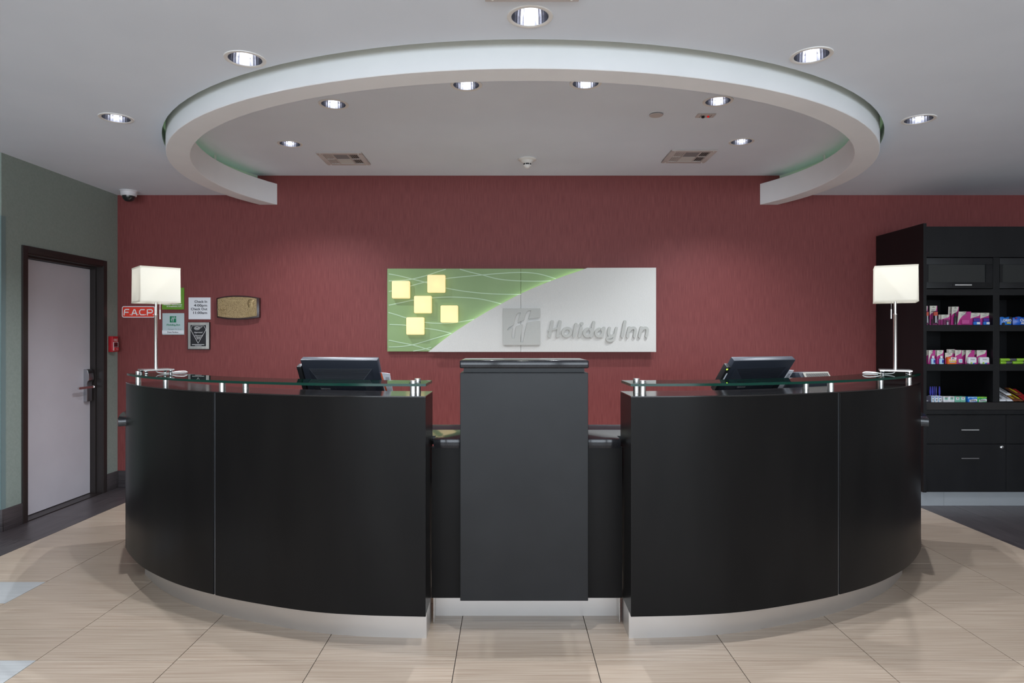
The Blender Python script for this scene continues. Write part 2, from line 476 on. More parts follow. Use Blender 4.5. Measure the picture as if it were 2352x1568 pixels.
# ------------------------------------------------------------------ ceiling, raised panel, curved soffit
ECX, ECY, EA, EB = 0.095, 5.35, 2.63, 2.28      # outer edge of the hanging ring (ellipse)
GAP, RINGW = 0.100, 0.150
def ell(a, b, n=72):
    """ellipse from the wall on the left, round the front, to the wall on the right"""
    t0 = math.asin(min(1, (WALL_Y - 0.001 - ECY) / b))
    return [(ECX - a * math.cos(t0 - (math.pi + 2 * t0) * k / n) , ECY + b * math.sin(t0 - (math.pi + 2 * t0) * k / n)) for k in range(n + 1)]
OUT_L = [(-1.273, 3.178), (0.09, 2.760), (1.446, 3.138), (-2.405, 4.030), (2.530, 4.056)]
LOBBY_FILL_L = [(x, y) for y in (1.15, -0.9, -2.9) for x in (-3.6, -1.2, 1.4, 4.0)]  # unseen downlights, added to brighten the near floor and ceiling
IN_L = [(-1.147, 4.308), (1.355, 4.253), (-0.256, 3.980), (0.464, 3.955), (-1.724, 5.185), (1.817, 5.128)]
CAN_R = 0.078
def holed(outer, holes, z, keep):
    verts, eds = [], []
    for lp in [outer] + holes:
        b = len(verts); verts += [Vector(p) for p in lp]
        eds += [(b + i, b + (i + 1) % len(lp)) for i in range(len(lp))]
    vo, eo, fo, *_ = delaunay_2d_cdt(verts, eds, [], 0, 1e-5)
    m = MB()
    fs = []
    for f in fo:
        c = sum((vo[i] for i in f), Vector((0, 0))) / len(f)
        if keep(c): fs.append(tuple(f))
    m.add([(p.x, p.y, z) for p in vo], fs)
    return m
circ = lambda c, r, n=28: [(c[0] + r * math.cos(2 * math.pi * k / n), c[1] + r * math.sin(2 * math.pi * k / n)) for k in range(n)]
HA, HB = EA + 0.004, EB + GAP
hole = ell(HA, HB)
in_hole = lambda c: ((c.x - ECX) / HA) ** 2 + ((c.y - ECY) / HB) ** 2 < 0.9995 and c.y < WALL_Y
incan = lambda c, L: any((c.x - a) ** 2 + (c.y - b) ** 2 < (CAN_R * 0.99) ** 2 for a, b in L)
rect = [(ROOM_X0, ROOM_Y0), (ROOM_X1, ROOM_Y0), (ROOM_X1, WALL_Y)] + hole[::-1] + [(ROOM_X0, WALL_Y)]
def in_poly(c, poly):
    r = False; j = len(poly) - 1
    for i in range(len(poly)):
        if (poly[i][1] > c.y) != (poly[j][1] > c.y) and c.x < (poly[j][0] - poly[i][0]) * (c.y - poly[i][1]) / (poly[j][1] - poly[i][1]) + poly[i][0]: r = not r
        j = i
    return r
cm = holed(rect, [circ(c, CAN_R) for c in OUT_L + LOBBY_FILL_L], CZ, lambda c: in_poly(c, rect) and not incan(c, OUT_L + LOBBY_FILL_L))
ceiling = tag(cm.build('ceiling', M_CEIL, None, smooth=False), 'white painted lobby ceiling', None, None, 'structure')
rr = [(-3.2, 2.6), (3.4, 2.6), (3.4, WALL_Y), (-3.2, WALL_Y)]
rm = holed(rr, [circ(c, CAN_R) for c in IN_L], RZ, lambda c: not incan(c, IN_L))
rm.build('raised_panel', M_CEIL, ceiling, True, smooth=False)
dm = MB()
vs = [(p[0], p[1], z) for p in hole for z in (CZ, RZ)]
dm.add(vs, [(2 * i, 2 * i + 2, 2 * i + 3, 2 * i + 1) for i in range(len(hole) - 1)])
dm.build('recess_side', M_COVE, ceiling, True)
cover = MB().box(ROOM_X0 - .15, ROOM_X1 + .15, ROOM_Y0 - .15, WALL_Y + .15, 3.12, 3.16)
cover.build('roof_slab', M_GREYWALL, ceiling, True)
RB, RT = 2.665, 2.862
M_COVELIGHT = emission('green_cove_light', (0.60, 1.0, 0.55), 0.8)
outer = ell(EA, EB); inner = ell(EA - RINGW, EB - RINGW)
# the ring meets the wall obliquely: run both edges straight into the wall
ring = MB()
ring.prism(outer + inner[::-1], RB, RT)
ring = tag(ring.build('trim_1', M_RING, None, bevel=0.003, seg=1), 'curved white hanging soffit ring running into the red wall', None, None, 'structure')
hg = MB()
for k in (6, 20, 36, 52, 66):
    p = Vector((outer[k][0], outer[k][1])) * 0.5 + Vector((inner[k][0], inner[k][1])) * 0.5
    hg.tube([(p.x, p.y, RT - .01), (p.x, p.y, RZ)], 0.01, 6)
hg.build('hanger_rod', M_WHITEP, ring, True)
for seq in (range(1, 17), range(56, 72)):
    pts = [Vector(outer[k]).lerp(Vector(inner[k]), .35) for k in seq]
    MB().tube([(p.x, p.y, RT + .006) for p in pts], .006, 6).build('cove_light', M_COVELIGHT, ring, True)

# ------------------------------------------------------------------ downlights
def make_downlight():
    root = thing('downlight', 'x', 'light')
    MB().lathe([(0.097, 0.0), (0.096, -0.004), (0.086, -0.006), (0.0785, -0.003), (0.0785, 0.0)], seg=40, cap=False).build('trim_ring', M_WHITEP, root)
    MB().lathe([(0.0775, -0.002), (0.0765, 0.03), (0.070, 0.075), (0.058, 0.115), (0.045, 0.14), (0.0, 0.141)], seg=30, cap=False).build('reflector', M_REFL, root, smooth=False)
    MB().lathe([(0.0, 0.030), (0.016, 0.032), (0.027, 0.040), (0.032, 0.056), (0.029, 0.080), (0.016, 0.110), (0.0, 0.12)], seg=20, cap=False).build('bulb', M_BULB, root)
    return root
def add_lamp(root, watts):
    ld = bpy.data.lights.new('downlight_beam', 'SPOT')
    ld.energy = watts; ld.color = DOWN_COL; ld.spot_size = math.radians(128); ld.spot_blend = 0.75; ld.shadow_soft_size = 0.018
    lo = bpy.data.objects.new('downlight_beam', ld); COL.objects.link(lo)
    lo.parent = root; lo.location = (0, 0, 0.006)
DLAB_O = ["in front of the middle of the curved front", "x"]
base_dl = make_downlight()
used = [False]
def put_downlight(x, y, z, label, group, watts):
    o = base_dl if not used[0] else copy_tree(base_dl)
    used[0] = True
    for ch in list(o.children):
        if ch.type == 'LIGHT': bpy.data.objects.remove(ch)
    o.location = (x, y, z); tag(o, label, 'light', group); ROOT[o.name] = (x, y, z)
    return o
LB = 'recessed chrome downlight '
dls = []
for (x, y), s in zip(OUT_L, ['outside the ceiling ring, at its shoulder on the white door side', 'outside the ceiling ring, facing the middle of its front',
                             'outside the ceiling ring, at its shoulder on the snack shelf side', 'outside the ceiling ring, beside its flank on the white door side',
                             'outside the ceiling ring, beside its flank on the snack shelf side']):
    dls.append((put_downlight(x, y, CZ, LB + s, 'downlights outside the ceiling ring', 0), DOWN_W_OUT))
for (x, y), s in zip(IN_L, ['inside the ring, beyond the vent on the white door side', 'inside the ring, in front of the small sensor plate',
                            'inside the ring front, half hidden, on the white door side', 'inside the ring front, half hidden, on the snack shelf side',
                            'inside the ring, beside the vent on the white door side', 'inside the ring, beside the vent on the snack shelf side']):
    dls.append((put_downlight(x, y, RZ, LB + s, 'downlights inside the ceiling ring', 0), DOWN_W_IN))
for (x, y) in LOBBY_FILL_L:
    dls.append((put_downlight(x, y, CZ, LB + 'out of view in the open lobby ceiling, added to brighten it', 'added unseen downlights over the open lobby', 0), DOWN_W_LOBBY_FILL))
for o, w in dls: add_lamp(o, w)

# ------------------------------------------------------------------ ceiling fittings
M_VENT = mat('pinkish_white_vent_paint', (0.54, 0.50, 0.49), 0.5)
M_VDARK = mat('vent_dark_gap', (0.03, 0.03, 0.035), 0.6)
M_VGREY = mat('vent_grey_panel', (0.24, 0.25, 0.26), 0.45)
M_VLITE = mat('vent_light_panel', (0.62, 0.64, 0.62), 0.45)
def vent(cx, cy, z, w, label, flip=1):
    r = thing('ceiling_vent', label, 'vent', (cx, cy, z), 0, 'ceiling air vents')
    h = w / 2
    fr = MB()
    t0, t1 = -0.012, 0.0
    fr.box(-h, h, -h, -h + .045, t0, t1); fr.box(-h, h, h - .045, h, t0, t1)
    fr.box(-h, -h + .045, -h + .045, h - .045, t0, t1); fr.box(h - .045, h, -h + .045, h - .045, t0, t1)
    fr.build('frame', M_VENT, r, bevel=0.002, seg=1)
    i = h - .045
    MB().box(-i, i, -i, i, -0.003, -0.001).build('backing', M_VDARK, r)
    a = i * 0.40
    MB().box(-a, a, .006, i - .004, -0.010, -0.002).build('deflector_panel', M_VLITE, r)
    MB().box(-a, a, -i + .004, -.006, -0.009, -0.002).build('deflector_panel', M_VGREY, r)
    MB().box(-a - .012, -a, -i, i, -0.011, -0.002).build('divider', M_VENT, r)
    MB().box(a, a + .012, -i, i, -0.011, -0.002).build('divider', M_VENT, r)
    MB().box(-i, i, -.006, .006, -0.011, -0.002).build('divider', M_VENT, r)
    n = 5
    for sgn in (-1, 1):
        for half in (-1, 1):
            x0 = a + .012; x1 = i
            for k in range(n):
                x = sgn * (x0 + (x1 - x0) * (k + .5) / n)
                ya, yb = (0.008, i - .003) if half > 0 else (-i + .003, -0.008)
                M = Matrix.Translation((x, (ya + yb) / 2, -0.0065)) @ Matrix.Rotation(math.radians(35 * (1 if sgn * flip > 0 else -1)), 4, 'Y')
                MB().obox((0.009, yb - ya, 0.0016), M).build('slat', M_VENT, r)
    for sx in (-1, 1):
        for sy in (-1, 1):
            MB().lathe([(0, -.0165), (.004, -.0155), (.005, -.012)], (sx * (h - .03), sy * (h - .018), 0), 8).build('screw', M_WHITEP, r)
    return r
vent(-1.40, 5.60, RZ, 0.375, 'square slatted air vent inside the ceiling ring on the white door side', 1)
vent(1.515, 5.53, RZ, 0.375, 'square slatted air vent inside the ceiling ring on the snack shelf side', -1)
vent(0.093, 2.432, CZ, 0.372, 'square slatted air vent in the lobby ceiling in front of the ring', 1)

r = thing('smoke_detector', 'white domed smoke detector on the raised ceiling by the red wall', 'smoke detector', (0.16, 5.62, RZ))
MB().lathe([(0, 0), (.078, 0), (.079, -.008), (.070, -.014), (.055, -.018), (.050, -.030), (.036, -.040), (.034, -.042)], seg=28, cap=False).build('base', M_WHITEP, r)
MB().lathe([(.034, -.041), (.033, -.055)], seg=24, cap=False).build('sensor_gap', M_BLKP, r)
MB().lathe([(.035, -.055), (.034, -.060), (.022, -.075), (.012, -.082), (0, -.083)], seg=24, cap=False).build('cap', M_WHITEP, r)
for k in range(6):
    a = k * math.pi / 3
    MB().obox((.004, .004, .017), Matrix.Translation((.0345 * math.cos(a), .0345 * math.sin(a), -.048))).build('rib', M_WHITEP, r)

r = thing('sprinkler_cover', 'flat round sprinkler cover plate on the raised ceiling', 'sprinkler', (1.012, 4.505, RZ))
MB().lathe([(0, -.010), (.044, -.010), (.047, -.007), (.047, -.005), (.044, -.004), (0, -.004)], seg=28, cap=False).build('cover_plate', M_VENT, r)
MB().lathe([(.030, -.004), (.030, 0)], seg=20).build('spacer', M_VDARK, r)

r = thing('sensor_plate', 'small oblong ceiling plate with a black knob and a red lamp', 'sensor', (1.355, 4.52, RZ))
MB().box(-.062, .062, -.036, .036, -.007, 0).build('plate', M_VENT, r, bevel=.0015)
MB().lathe([(0, -.022), (.010, -.020), (.011, -.007)], (-.018, 0, 0), 14).build('knob', M_BLKP, r)
MB().lathe([(0, -.018), (.007, -.016), (.008, -.007)], (.018, 0, 0), 12).build('indicator_lamp', mat('red_lens', (0.6, 0.01, 0.01), 0.2, emit=(1, .02, .02), es=.3), r)
MB().box(-.036, -.034, -.030, .030, -.008, -.006).build('seam', M_VDARK, r)
MB().box(.034, .036, -.030, .030, -.008, -.006).build('seam', M_VDARK, r)

r = thing('dome_camera', 'white dome security camera with smoked dome on the ceiling in the wall corner', 'camera', (PX(295.5, 6.02), 6.02, CZ))
MB().lathe([(.076, 0), (.076, -.006), (.070, -.012), (.065, -.047), (.060, -.050), (0, -.050)], seg=32, cap=False).build('housing', mat('off_white_housing', (.62, .60, .62), .45), r)
MB().ellipsoid((0, 0, -.049), (.055, .055, .052), 28, 12, 'low').build('dome', mat('smoked_dome', (.012, .014, .015), .06, coat=.5), r)

# ------------------------------------------------------------------ door in the left wall
dr = thing('door_1', 'pale lilac grey door with dark frame and lever lock', None, (WLX, (DY0 + DY1) / 2, 0), kind='structure')
fm = MB()
A0, A1, AT = 4.975, 6.02, 2.112
for (y0, y1, z0, z1) in ((A0, DY0 + .002, 0, AT), (DY1 - .002, A1, 0, AT), (DY0 + .002, DY1 - .002, DZ - .002, AT)):
    fm.box(WLX - .001, WLX + .012, y0, y1, z0, z1)
for (x0, x1, t) in ((WLX - .055, WLX, .0), (WLX - .15, WLX - .055, .016)):
    fm.box(x0, x1, DY0 - .001, DY0 + .012 + t * .0, 0, DZ)
    fm.box(x0, x1, DY1 - .004 - t, DY1 + .001, 0, DZ)
    fm.box(x0, x1, DY0, DY1, DZ - .012 - t, DZ + .001)
fm.build('door_frame', M_FRAME, dr, True, bevel=.0015, seg=1)
LX = WLX - 0.100
leaf = box('door_leaf', M_DOOR, dr, LX - .044, LX, DY0 + .014, DY1 - .022, 0.010, DZ - .032, .002, 1)
box('threshold', M_FRAME, dr, LX - .05, WLX - .001, DY0 + .013, DY1 - .021, 0.0, 0.006)
prof = [(0, .841), (.028, .841), (.032, .846), (.032, .985), (.030, 1.000), (.036, 1.022), (.048, 1.032), (.049, 1.055), (.045, 1.085), (.036, 1.115), (.028, 1.129), (0, 1.129)]
lk = MB().prism([(LX + p, z) for p, z in prof], 5.858, 5.930, 'xz').build('lock_body', M_NICKEL, leaf, True, .002, 1)
MB().box(LX + .030, LX + .0475, 5.866, 5.922, 1.094, 1.118).build('card_slot', M_BLKP, lk, True)
lv = MB()
lv.tube([(LX + .030, 5.896, .972), (LX + .062, 5.896, .972), (LX + .066, 5.890, .972)], .011, 12)
lv.prism(rrect(5.690, 5.908, .962, .982, .009), LX + .056, LX + .070, 'yz')
lv.build('lever', M_STEEL, lk, True)

# ------------------------------------------------------------------ fire pull station on the left wall
M_FRED = mat('fire_red', (0.42, 0.012, 0.02), 0.35)
fy0, fy1 = 6.055, 6.140
r = thing('fire_alarm_pull', 'red fire alarm pull station beside the door frame', 'fire alarm', (WLX, (fy0 + fy1) / 2, PZ(808, 6.07)))
z0, z1 = PZ(808, 6.07), PZ(772, 6.07)
MB().box(WLX, WLX + .042, fy0, fy1, z0, z1).build('body', M_FRED, r, True, .003)
MB().box(WLX + .042, WLX + .046, fy0 + .012, fy1 - .012, z0 + .045, z0 + .085).build('window', mat('dark_red', (.10, .006, .01), .4), r, True)
MB().box(WLX + .042, WLX + .056, fy0 + .010, fy1 - .010, z0 + .012, z0 + .042).build('pull_bar', M_FRED, r, True, .003)
for zz in (z0 + .044, z0 + .088, z0 + .010): MB().box(WLX + .0421, WLX + .0465, fy0 + .008, fy1 - .008, zz, zz + .0022).build('white_line', M_WHITEP, r, True)
for yy in (fy0 + .008, fy1 - .010): MB().box(WLX + .0421, WLX + .0465, yy, yy + .0022, z0 + .010, z0 + .088).build('white_line', M_WHITEP, r, True)
# FIRE lettering faces +X; also seen on the side toward the lobby as a white plate
def text_x(s, size, m, parent, x, y, z, sx=1.0):
    o = text(s, size, m, parent, 0, 0, 0, 'CENTER', 0, sx)
    off = Vector(ROOT[parent.name])
    for v in o.data.vertices:
        w = v.co + off
        v.co = Vector((x, y + w.x, z + w.z)) - off
    return o
text_x('FIRE', .034, M_WHITEP, r, WLX + .0426, (fy0 + fy1) / 2, z0 + .098)
text_x('PULL', .014, M_WHITEP, r, WLX + .0566, (fy0 + fy1) / 2, z0 + .022)

# ------------------------------------------------------------------ reception desk curve
DC = 0.090
CURVE = [(0.30, 2.990), (0.47, 2.996), (0.75, 3.013), (1.00, 3.052), (1.27, 3.138), (1.54, 3.250), (1.81, 3.400), (2.07, 3.600), (2.24, 3.772),
         (2.395, 3.962), (2.480, 4.110), (2.590, 4.330), (2.670, 4.570), (2.715, 4.780), (2.735, 4.950)]
FINE = catmull(CURVE, 10)
def cpt(u, off=0.0):
    """point of the desk's front curve at half-width u, moved inward by off (mirror via side)"""
    for i in range(len(FINE) - 1):
        if FINE[i][0] <= u <= FINE[i + 1][0]:
            t = (u - FINE[i][0]) / (FINE[i + 1][0] - FINE[i][0])
            p = Vector(FINE[i]).lerp(Vector(FINE[i + 1]), t)
            a = Vector(FINE[max(0, i - 2)]); b = Vector(FINE[min(len(FINE) - 1, i + 3)])
            tg = (b - a).normalized(); n = Vector((-tg.y, tg.x))
            return p + n * off
    return Vector(FINE[-1])
def run(u0, u1, off, n=None):
    n = n or max(3, int((u1 - u0) / 0.035))
    return [cpt(u0 + (u1 - u0) * k / n, off) for k in range(n + 1)]
def side_pts(pts, s): return [(DC + s * p[0], p[1]) for p in pts]
def strip(u0, u1, a, b, s, square0=False):
    A = run(u0, u1, a); B = run(u0, u1, b)
    if square0:                                     # inner end cut square to the room
        A[0] = Vector((u0, A[0].y)); B[0] = Vector((u0, B[0].y))
        B = [B[0]] + [p for p in B[1:] if p.x > u0 + 0.004]
    return side_pts(A + B[::-1], s)
ZB, ZT = 0.137, 1.142
U0, UJ, U1 = 0.468, 1.545, 2.397
for s, where in ((-1, 'on the white door side'), (1, 'on the snack shelf side')):
    w = thing('reception_counter', 'tall curved black reception counter wing ' + where, 'counter', (DC + s * 1.5, 3.3, 0), 0, 'curved counter wings')
    MB().prism(strip(U0, UJ - .006, 0, .019, s, True), ZB, ZT - .006).build('front_panel', M_BLACK, w, True, .0012, 1)
    MB().prism(strip(UJ + .006, U1, 0, .019, s), ZB, ZT - .006).build('front_panel', M_BLACK, w, True, .0012, 1)
    MB().prism(strip(UJ - .0055, UJ + .0055, .004, .018, s), ZB + .002, ZT - .004).build('joint_strip', M_DKSTRIP, w, True)
    MB().prism(strip(U0 + .001, U1 - .001, .0195, .285, s, True), ZB + .001, ZT - .0075).build('carcass', M_BLACK, w, True)
    MB().prism(strip(U0, U1, -.001, .286, s, True), ZT - .0055, ZT).build('deck', M_DECK, w, True, .0012, 1)
    MB().prism(strip(U0 + .006, 2.33, .085, .27, s, True), 0, ZB).build('toe_kick', M_ALU, w, True)
    # glass shelf on standoffs
    g = thing('glass_shelf', 'curved clear glass shelf on steel posts over the counter ' + where, 'shelf', (DC + s * 1.5, 3.3, ZT), 0, 'glass shelves over the counter')
    poly = strip(U0 - .002, 2.345, -.006, .245, s, True)
    gm = MB()
    n = len(poly); GZ0, GZ1 = 1.187, 1.199
    tris = tessellate_polygon([[Vector((p[0], p[1], 0)) for p in poly]])
    gm.add([(p[0], p[1], GZ0) for p in poly] + [(p[0], p[1], GZ1) for p in poly], [tuple(t) for t in tris] + [tuple(n + i for i in reversed(t)) for t in tris])
    gm.mi = 1
    gm.add([(p[0], p[1], GZ0) for p in poly] + [(p[0], p[1], GZ1) for p in poly], [(i, (i + 1) % n, n + (i + 1) % n, n + i) for i in range(n)])
    gm.build('glass_pane', [M_GLASS, M_GLEDGE], g, True)
    for u in (0.532, 1.550, 2.335):
        for off in (0.052, 0.200):
            p = cpt(u, off)
            if u < 1: p = Vector((u, cpt(u, 0).y + off))
            c = (DC + s * p.x, p.y, 0)
            so = MB().lathe([(0, ZT), (.0165, ZT), (.0165, ZT + .006), (.0155, ZT + .0065), (.0155, GZ0 - .0005), (0, GZ0 - .0005)], c, 20, False).build('standoff', M_STEEL, g, True)
            if u < 1 or (u > 2 and off < .1):
                MB().lathe([(0, GZ1), (.0160, GZ1), (.0160, GZ1 + .004), (.0145, GZ1 + .0048), (.0145, GZ1 + .0062), (.0160, GZ1 + .007), (.0155, GZ1 + .0115), (0, GZ1 + .012)], c, 20, False).build('cap', M_STEEL, so, True)

# lower desk behind the wings and its granite worktop
SZ0, SZ1 = 0.876, 0.918
PX0, PX1 = PX(1057, 3.15), PX(1351, 3.15)           # podium sides
ws = thing('granite_worktop', 'polished black granite worktop running behind the counter wings', 'worktop', (DC, 3.6, SZ0))
def slab_side(s):
    outer_run = [cpt(u, 0.2865) for u in [U0 + (U1 - .02 - U0) * k / 50 for k in range(51)]]
    outer_run = [p for p in outer_run if p.x > 0.474]
    ext = [cpt(u, -.040) for u in [U1 + .006 + (2.69 - U1) * k / 12 for k in range(13)]]
    inn = [cpt(u, .72) for u in [2.715 - (2.715 - 0.55) * k / 60 for k in range(61)]]
    return outer_run, ext, inn
oR, eR, iR = slab_side(1)
def clean_inner(pts):
    out = []
    for p in pts:
        if not out or p.x < out[-1].x - 0.002: out.append(p)
    return out
iR = clean_inner(iR)
endc = [cpt(2.705, 0.10), cpt(2.71, 0.35)]
wing_gap = [cpt(U1 + .003, 0.2865)]
def side_outline(s):
    pts = [Vector((0.452, 3.175)), Vector((0.452, 3.2885))] if True else []
    pts += [p for p in oR if p.x > 0.46]
    pts += wing_gap + eR
    pts += [p for p in iR]
    return [(DC + s * p.x, p.y) for p in pts]
right = side_outline(1); left = side_outline(-1)
front_notch = [(PX1 + .002, 3.175), (PX1 + .002, 3.504), (PX0 - .002, 3.504), (PX0 - .002, 3.175)]
poly = right + left[::-1] + front_notch[::-1]
MB().prism(poly, SZ0, SZ1).build('slab', M_GRAN, ws, True, .004, 2)

for s, where in ((-1, 'on the white door side'), (1, 'on the snack shelf side')):
    db = thing('desk_cabinet', 'low black desk cabinet under the granite behind the counter wing ' + where, 'cabinet', (DC + s * 1.6, 3.7, 0), 0, 'low desk cabinets behind the wings')
    out_b = [cpt(u, 0.290) for u in [0.50 + (U1 - .02 - 0.50) * k / 40 for k in range(41)]]
    ext_b = [cpt(U1 + .004, 0.290)] + [cpt(u, 0.0) for u in [U1 + .010 + (2.68 - U1) * k / 10 for k in range(11)]]
    inn_b = clean_inner([cpt(u, .66) for u in [2.70 - (2.70 - 0.62) * k / 50 for k in range(51)]])
    polyb = [(DC + s * p.x, p.y) for p in out_b + ext_b + inn_b]
    MB().prism(polyb, ZB, SZ0 - .0005).build('cabinet_run', M_BLACK, db, True)
    kick = [cpt(u, 0.33) for u in [0.52 + (2.36 - 0.52) * k / 30 for k in range(31)]] + clean_inner([cpt(u, .60) for u in [2.55 - (2.55 - 0.66) * k / 30 for k in range(31)]])
    MB().prism([(DC + s * p.x, p.y) for p in kick], 0, ZB - .0005).build('plinth', M_BLACK, db, True)
pd = thing('podium', 'square charcoal podium with granite cap and black side panels, mid desk', 'podium', (DC, 3.32, 0))
WL, WR = DC - U0, DC + U0
box('front_panel', M_BLACK, pd, WL + .001, PX0 - .001, 3.213, 3.233, ZB, SZ0 - .0005, .001, 1)
box('front_panel', M_BLACK, pd, PX1 + .001, WR - .001, 3.213, 3.233, ZB, SZ0 - .0005, .001, 1)
box('kick_plate', M_ALU, pd, WL + .007, WR - .007, 3.332, 3.340, 0, ZB - .001)
box('kick_plate', M_ALU, pd, WL + .006, WL + .010, 3.255, 3.332, 0, ZB)
box('kick_plate', M_ALU, pd, WR - .010, WR - .006, 3.255, 3.332, 0, ZB)
box('back_panel', M_BLACK, pd, WL + .03, WR - .03, 3.60, 3.62, ZB, SZ0 - .0005)

box('body', M_PODIUM, pd, PX0, PX1, 3.150, 3.500, 0.148, 1.240, .0015, 1)
box('neck', M_PODIUM, pd, PX0 + .014, PX1 - .014, 3.185, 3.470, 1.240, 1.2625)
box('cap', M_GRAN, pd, PX0 - .002, PX1 + .002, 3.140, 3.505, 1.2625, 1.3005, .006, 3)
box('plinth', M_BLACK, pd, PX0 + .02, PX1 - .02, 3.345, 3.490, 0.0, 0.148)

# ------------------------------------------------------------------ table lamps on the glass
def lamp(x, y, rz, label, cside, chain):
    GZ = 1.199
    r = thing('table_lamp', label, 'lamp', (x, y, GZ), rz, 'square shade table lamps')
    b = MB().box(-.080, .080, -.076, .076, .0205, .0285).build('base_plate', M_STEEL, r, bevel=.0012, seg=1)
    for sx in (-1, 1):
        for sy in (-1, 1):
            MB().lathe([(0, 0), (.0085, 0), (.0090, .001), (.0090, .008), (.0080, .0095), (.0090, .011), (.0090, .0205), (0, .0205)], (sx * .064, sy * .060, 0), 14, False).build('foot', M_CHROME, b)
    MB().lathe([(0, .0285), (.0095, .0285), (.0095, .338), (.0108, .340), (.0108, .346), (.0070, .348), (.0070, .430), (0, .430)], seg=18, cap=False).build('pole', M_STEEL, r)
    z0, z1, h = 0.411, 0.614, 0.107
    sh = MB()
    ring_pts = rrect(-h, h, -h, h, .006, 3)
    n = len(ring_pts)
    sh.add([(p[0], p[1], z0) for p in ring_pts] + [(p[0] * .985, p[1] * .985, z1) for p in ring_pts], [(i, (i + 1) % n, n + (i + 1) % n, n + i) for i in range(n)])
    s = sh.build('shade', M_SHADE, r)
    for zz, k in ((z0, 1.0), (z1 - .008, .986)):
        tr = MB()
        a = [(p[0] * 1.006 * k, p[1] * 1.006 * k) for p in ring_pts]
        tr.add([(p[0], p[1], zz) for p in a] + [(p[0], p[1], zz + .008) for p in a], [(i, (i + 1) % n, n + (i + 1) % n, n + i) for i in range(n)])
        tr.build('shade_trim', M_SHADE, s)
    MB().lathe([(0, .430), (.014, .432), (.014, .470), (.010, .474), (0, .474)], seg=14, cap=False).build('socket', M_WHITEP, r)
    MB().ellipsoid((0, 0, .500), (.024, .024, .030), 14, 8).build('bulb', emission('lamp_bulb', (1, .88, .68), 2), r)
    # pull chain toward the given side (world x), undone from the lamp's own turn
    c, sn = math.cos(-rz), math.sin(-rz)
    def loc(wx, wy, z): return (wx * c - wy * sn, wx * sn + wy * c, z)
    px, py = chain, -.02
    MB().tube([loc(px, py, .418), loc(px, py, .372)], .0012, 6).build('pull_chain', M_STEEL, r)
    MB().tube([loc(px, py, .372), loc(px, py, .318)], .0035, 8).build('pull_handle', M_WHITEP, r)
    k = cside
    path = [loc(k * .00, .0, .018), loc(k * .02, -.01, .008), loc(k * .07, .0, .004), loc(k * .11, .01, .012), loc(k * .150, .030, .014), loc(k * .155, .055, .006), loc(k * .12, .075, .004), loc(k * .05, .085, .004)]
    MB().tube(catmull(path, 6), .0026, 8).build('cord', M_WHITEP, r)
    ld = bpy.data.lights.new('lamp_light', 'POINT'); ld.energy = 0.125; ld.color = (1, .86, .64); ld.shadow_soft_size = .025
    lo = bpy.data.objects.new('lamp_light', ld); COL.objects.link(lo); lo.parent = r; lo.location = (0, 0, .545)
    return r
lamp(PX(358.5, 3.83), 3.83, math.radians(41), 'steel table lamp with square white shade in front of the FACP sign', 1, .034)
lamp(PX(2056, 3.75), 3.75, math.radians(-27), 'steel table lamp with square white shade in front of the snack shelves', -1, -.034)

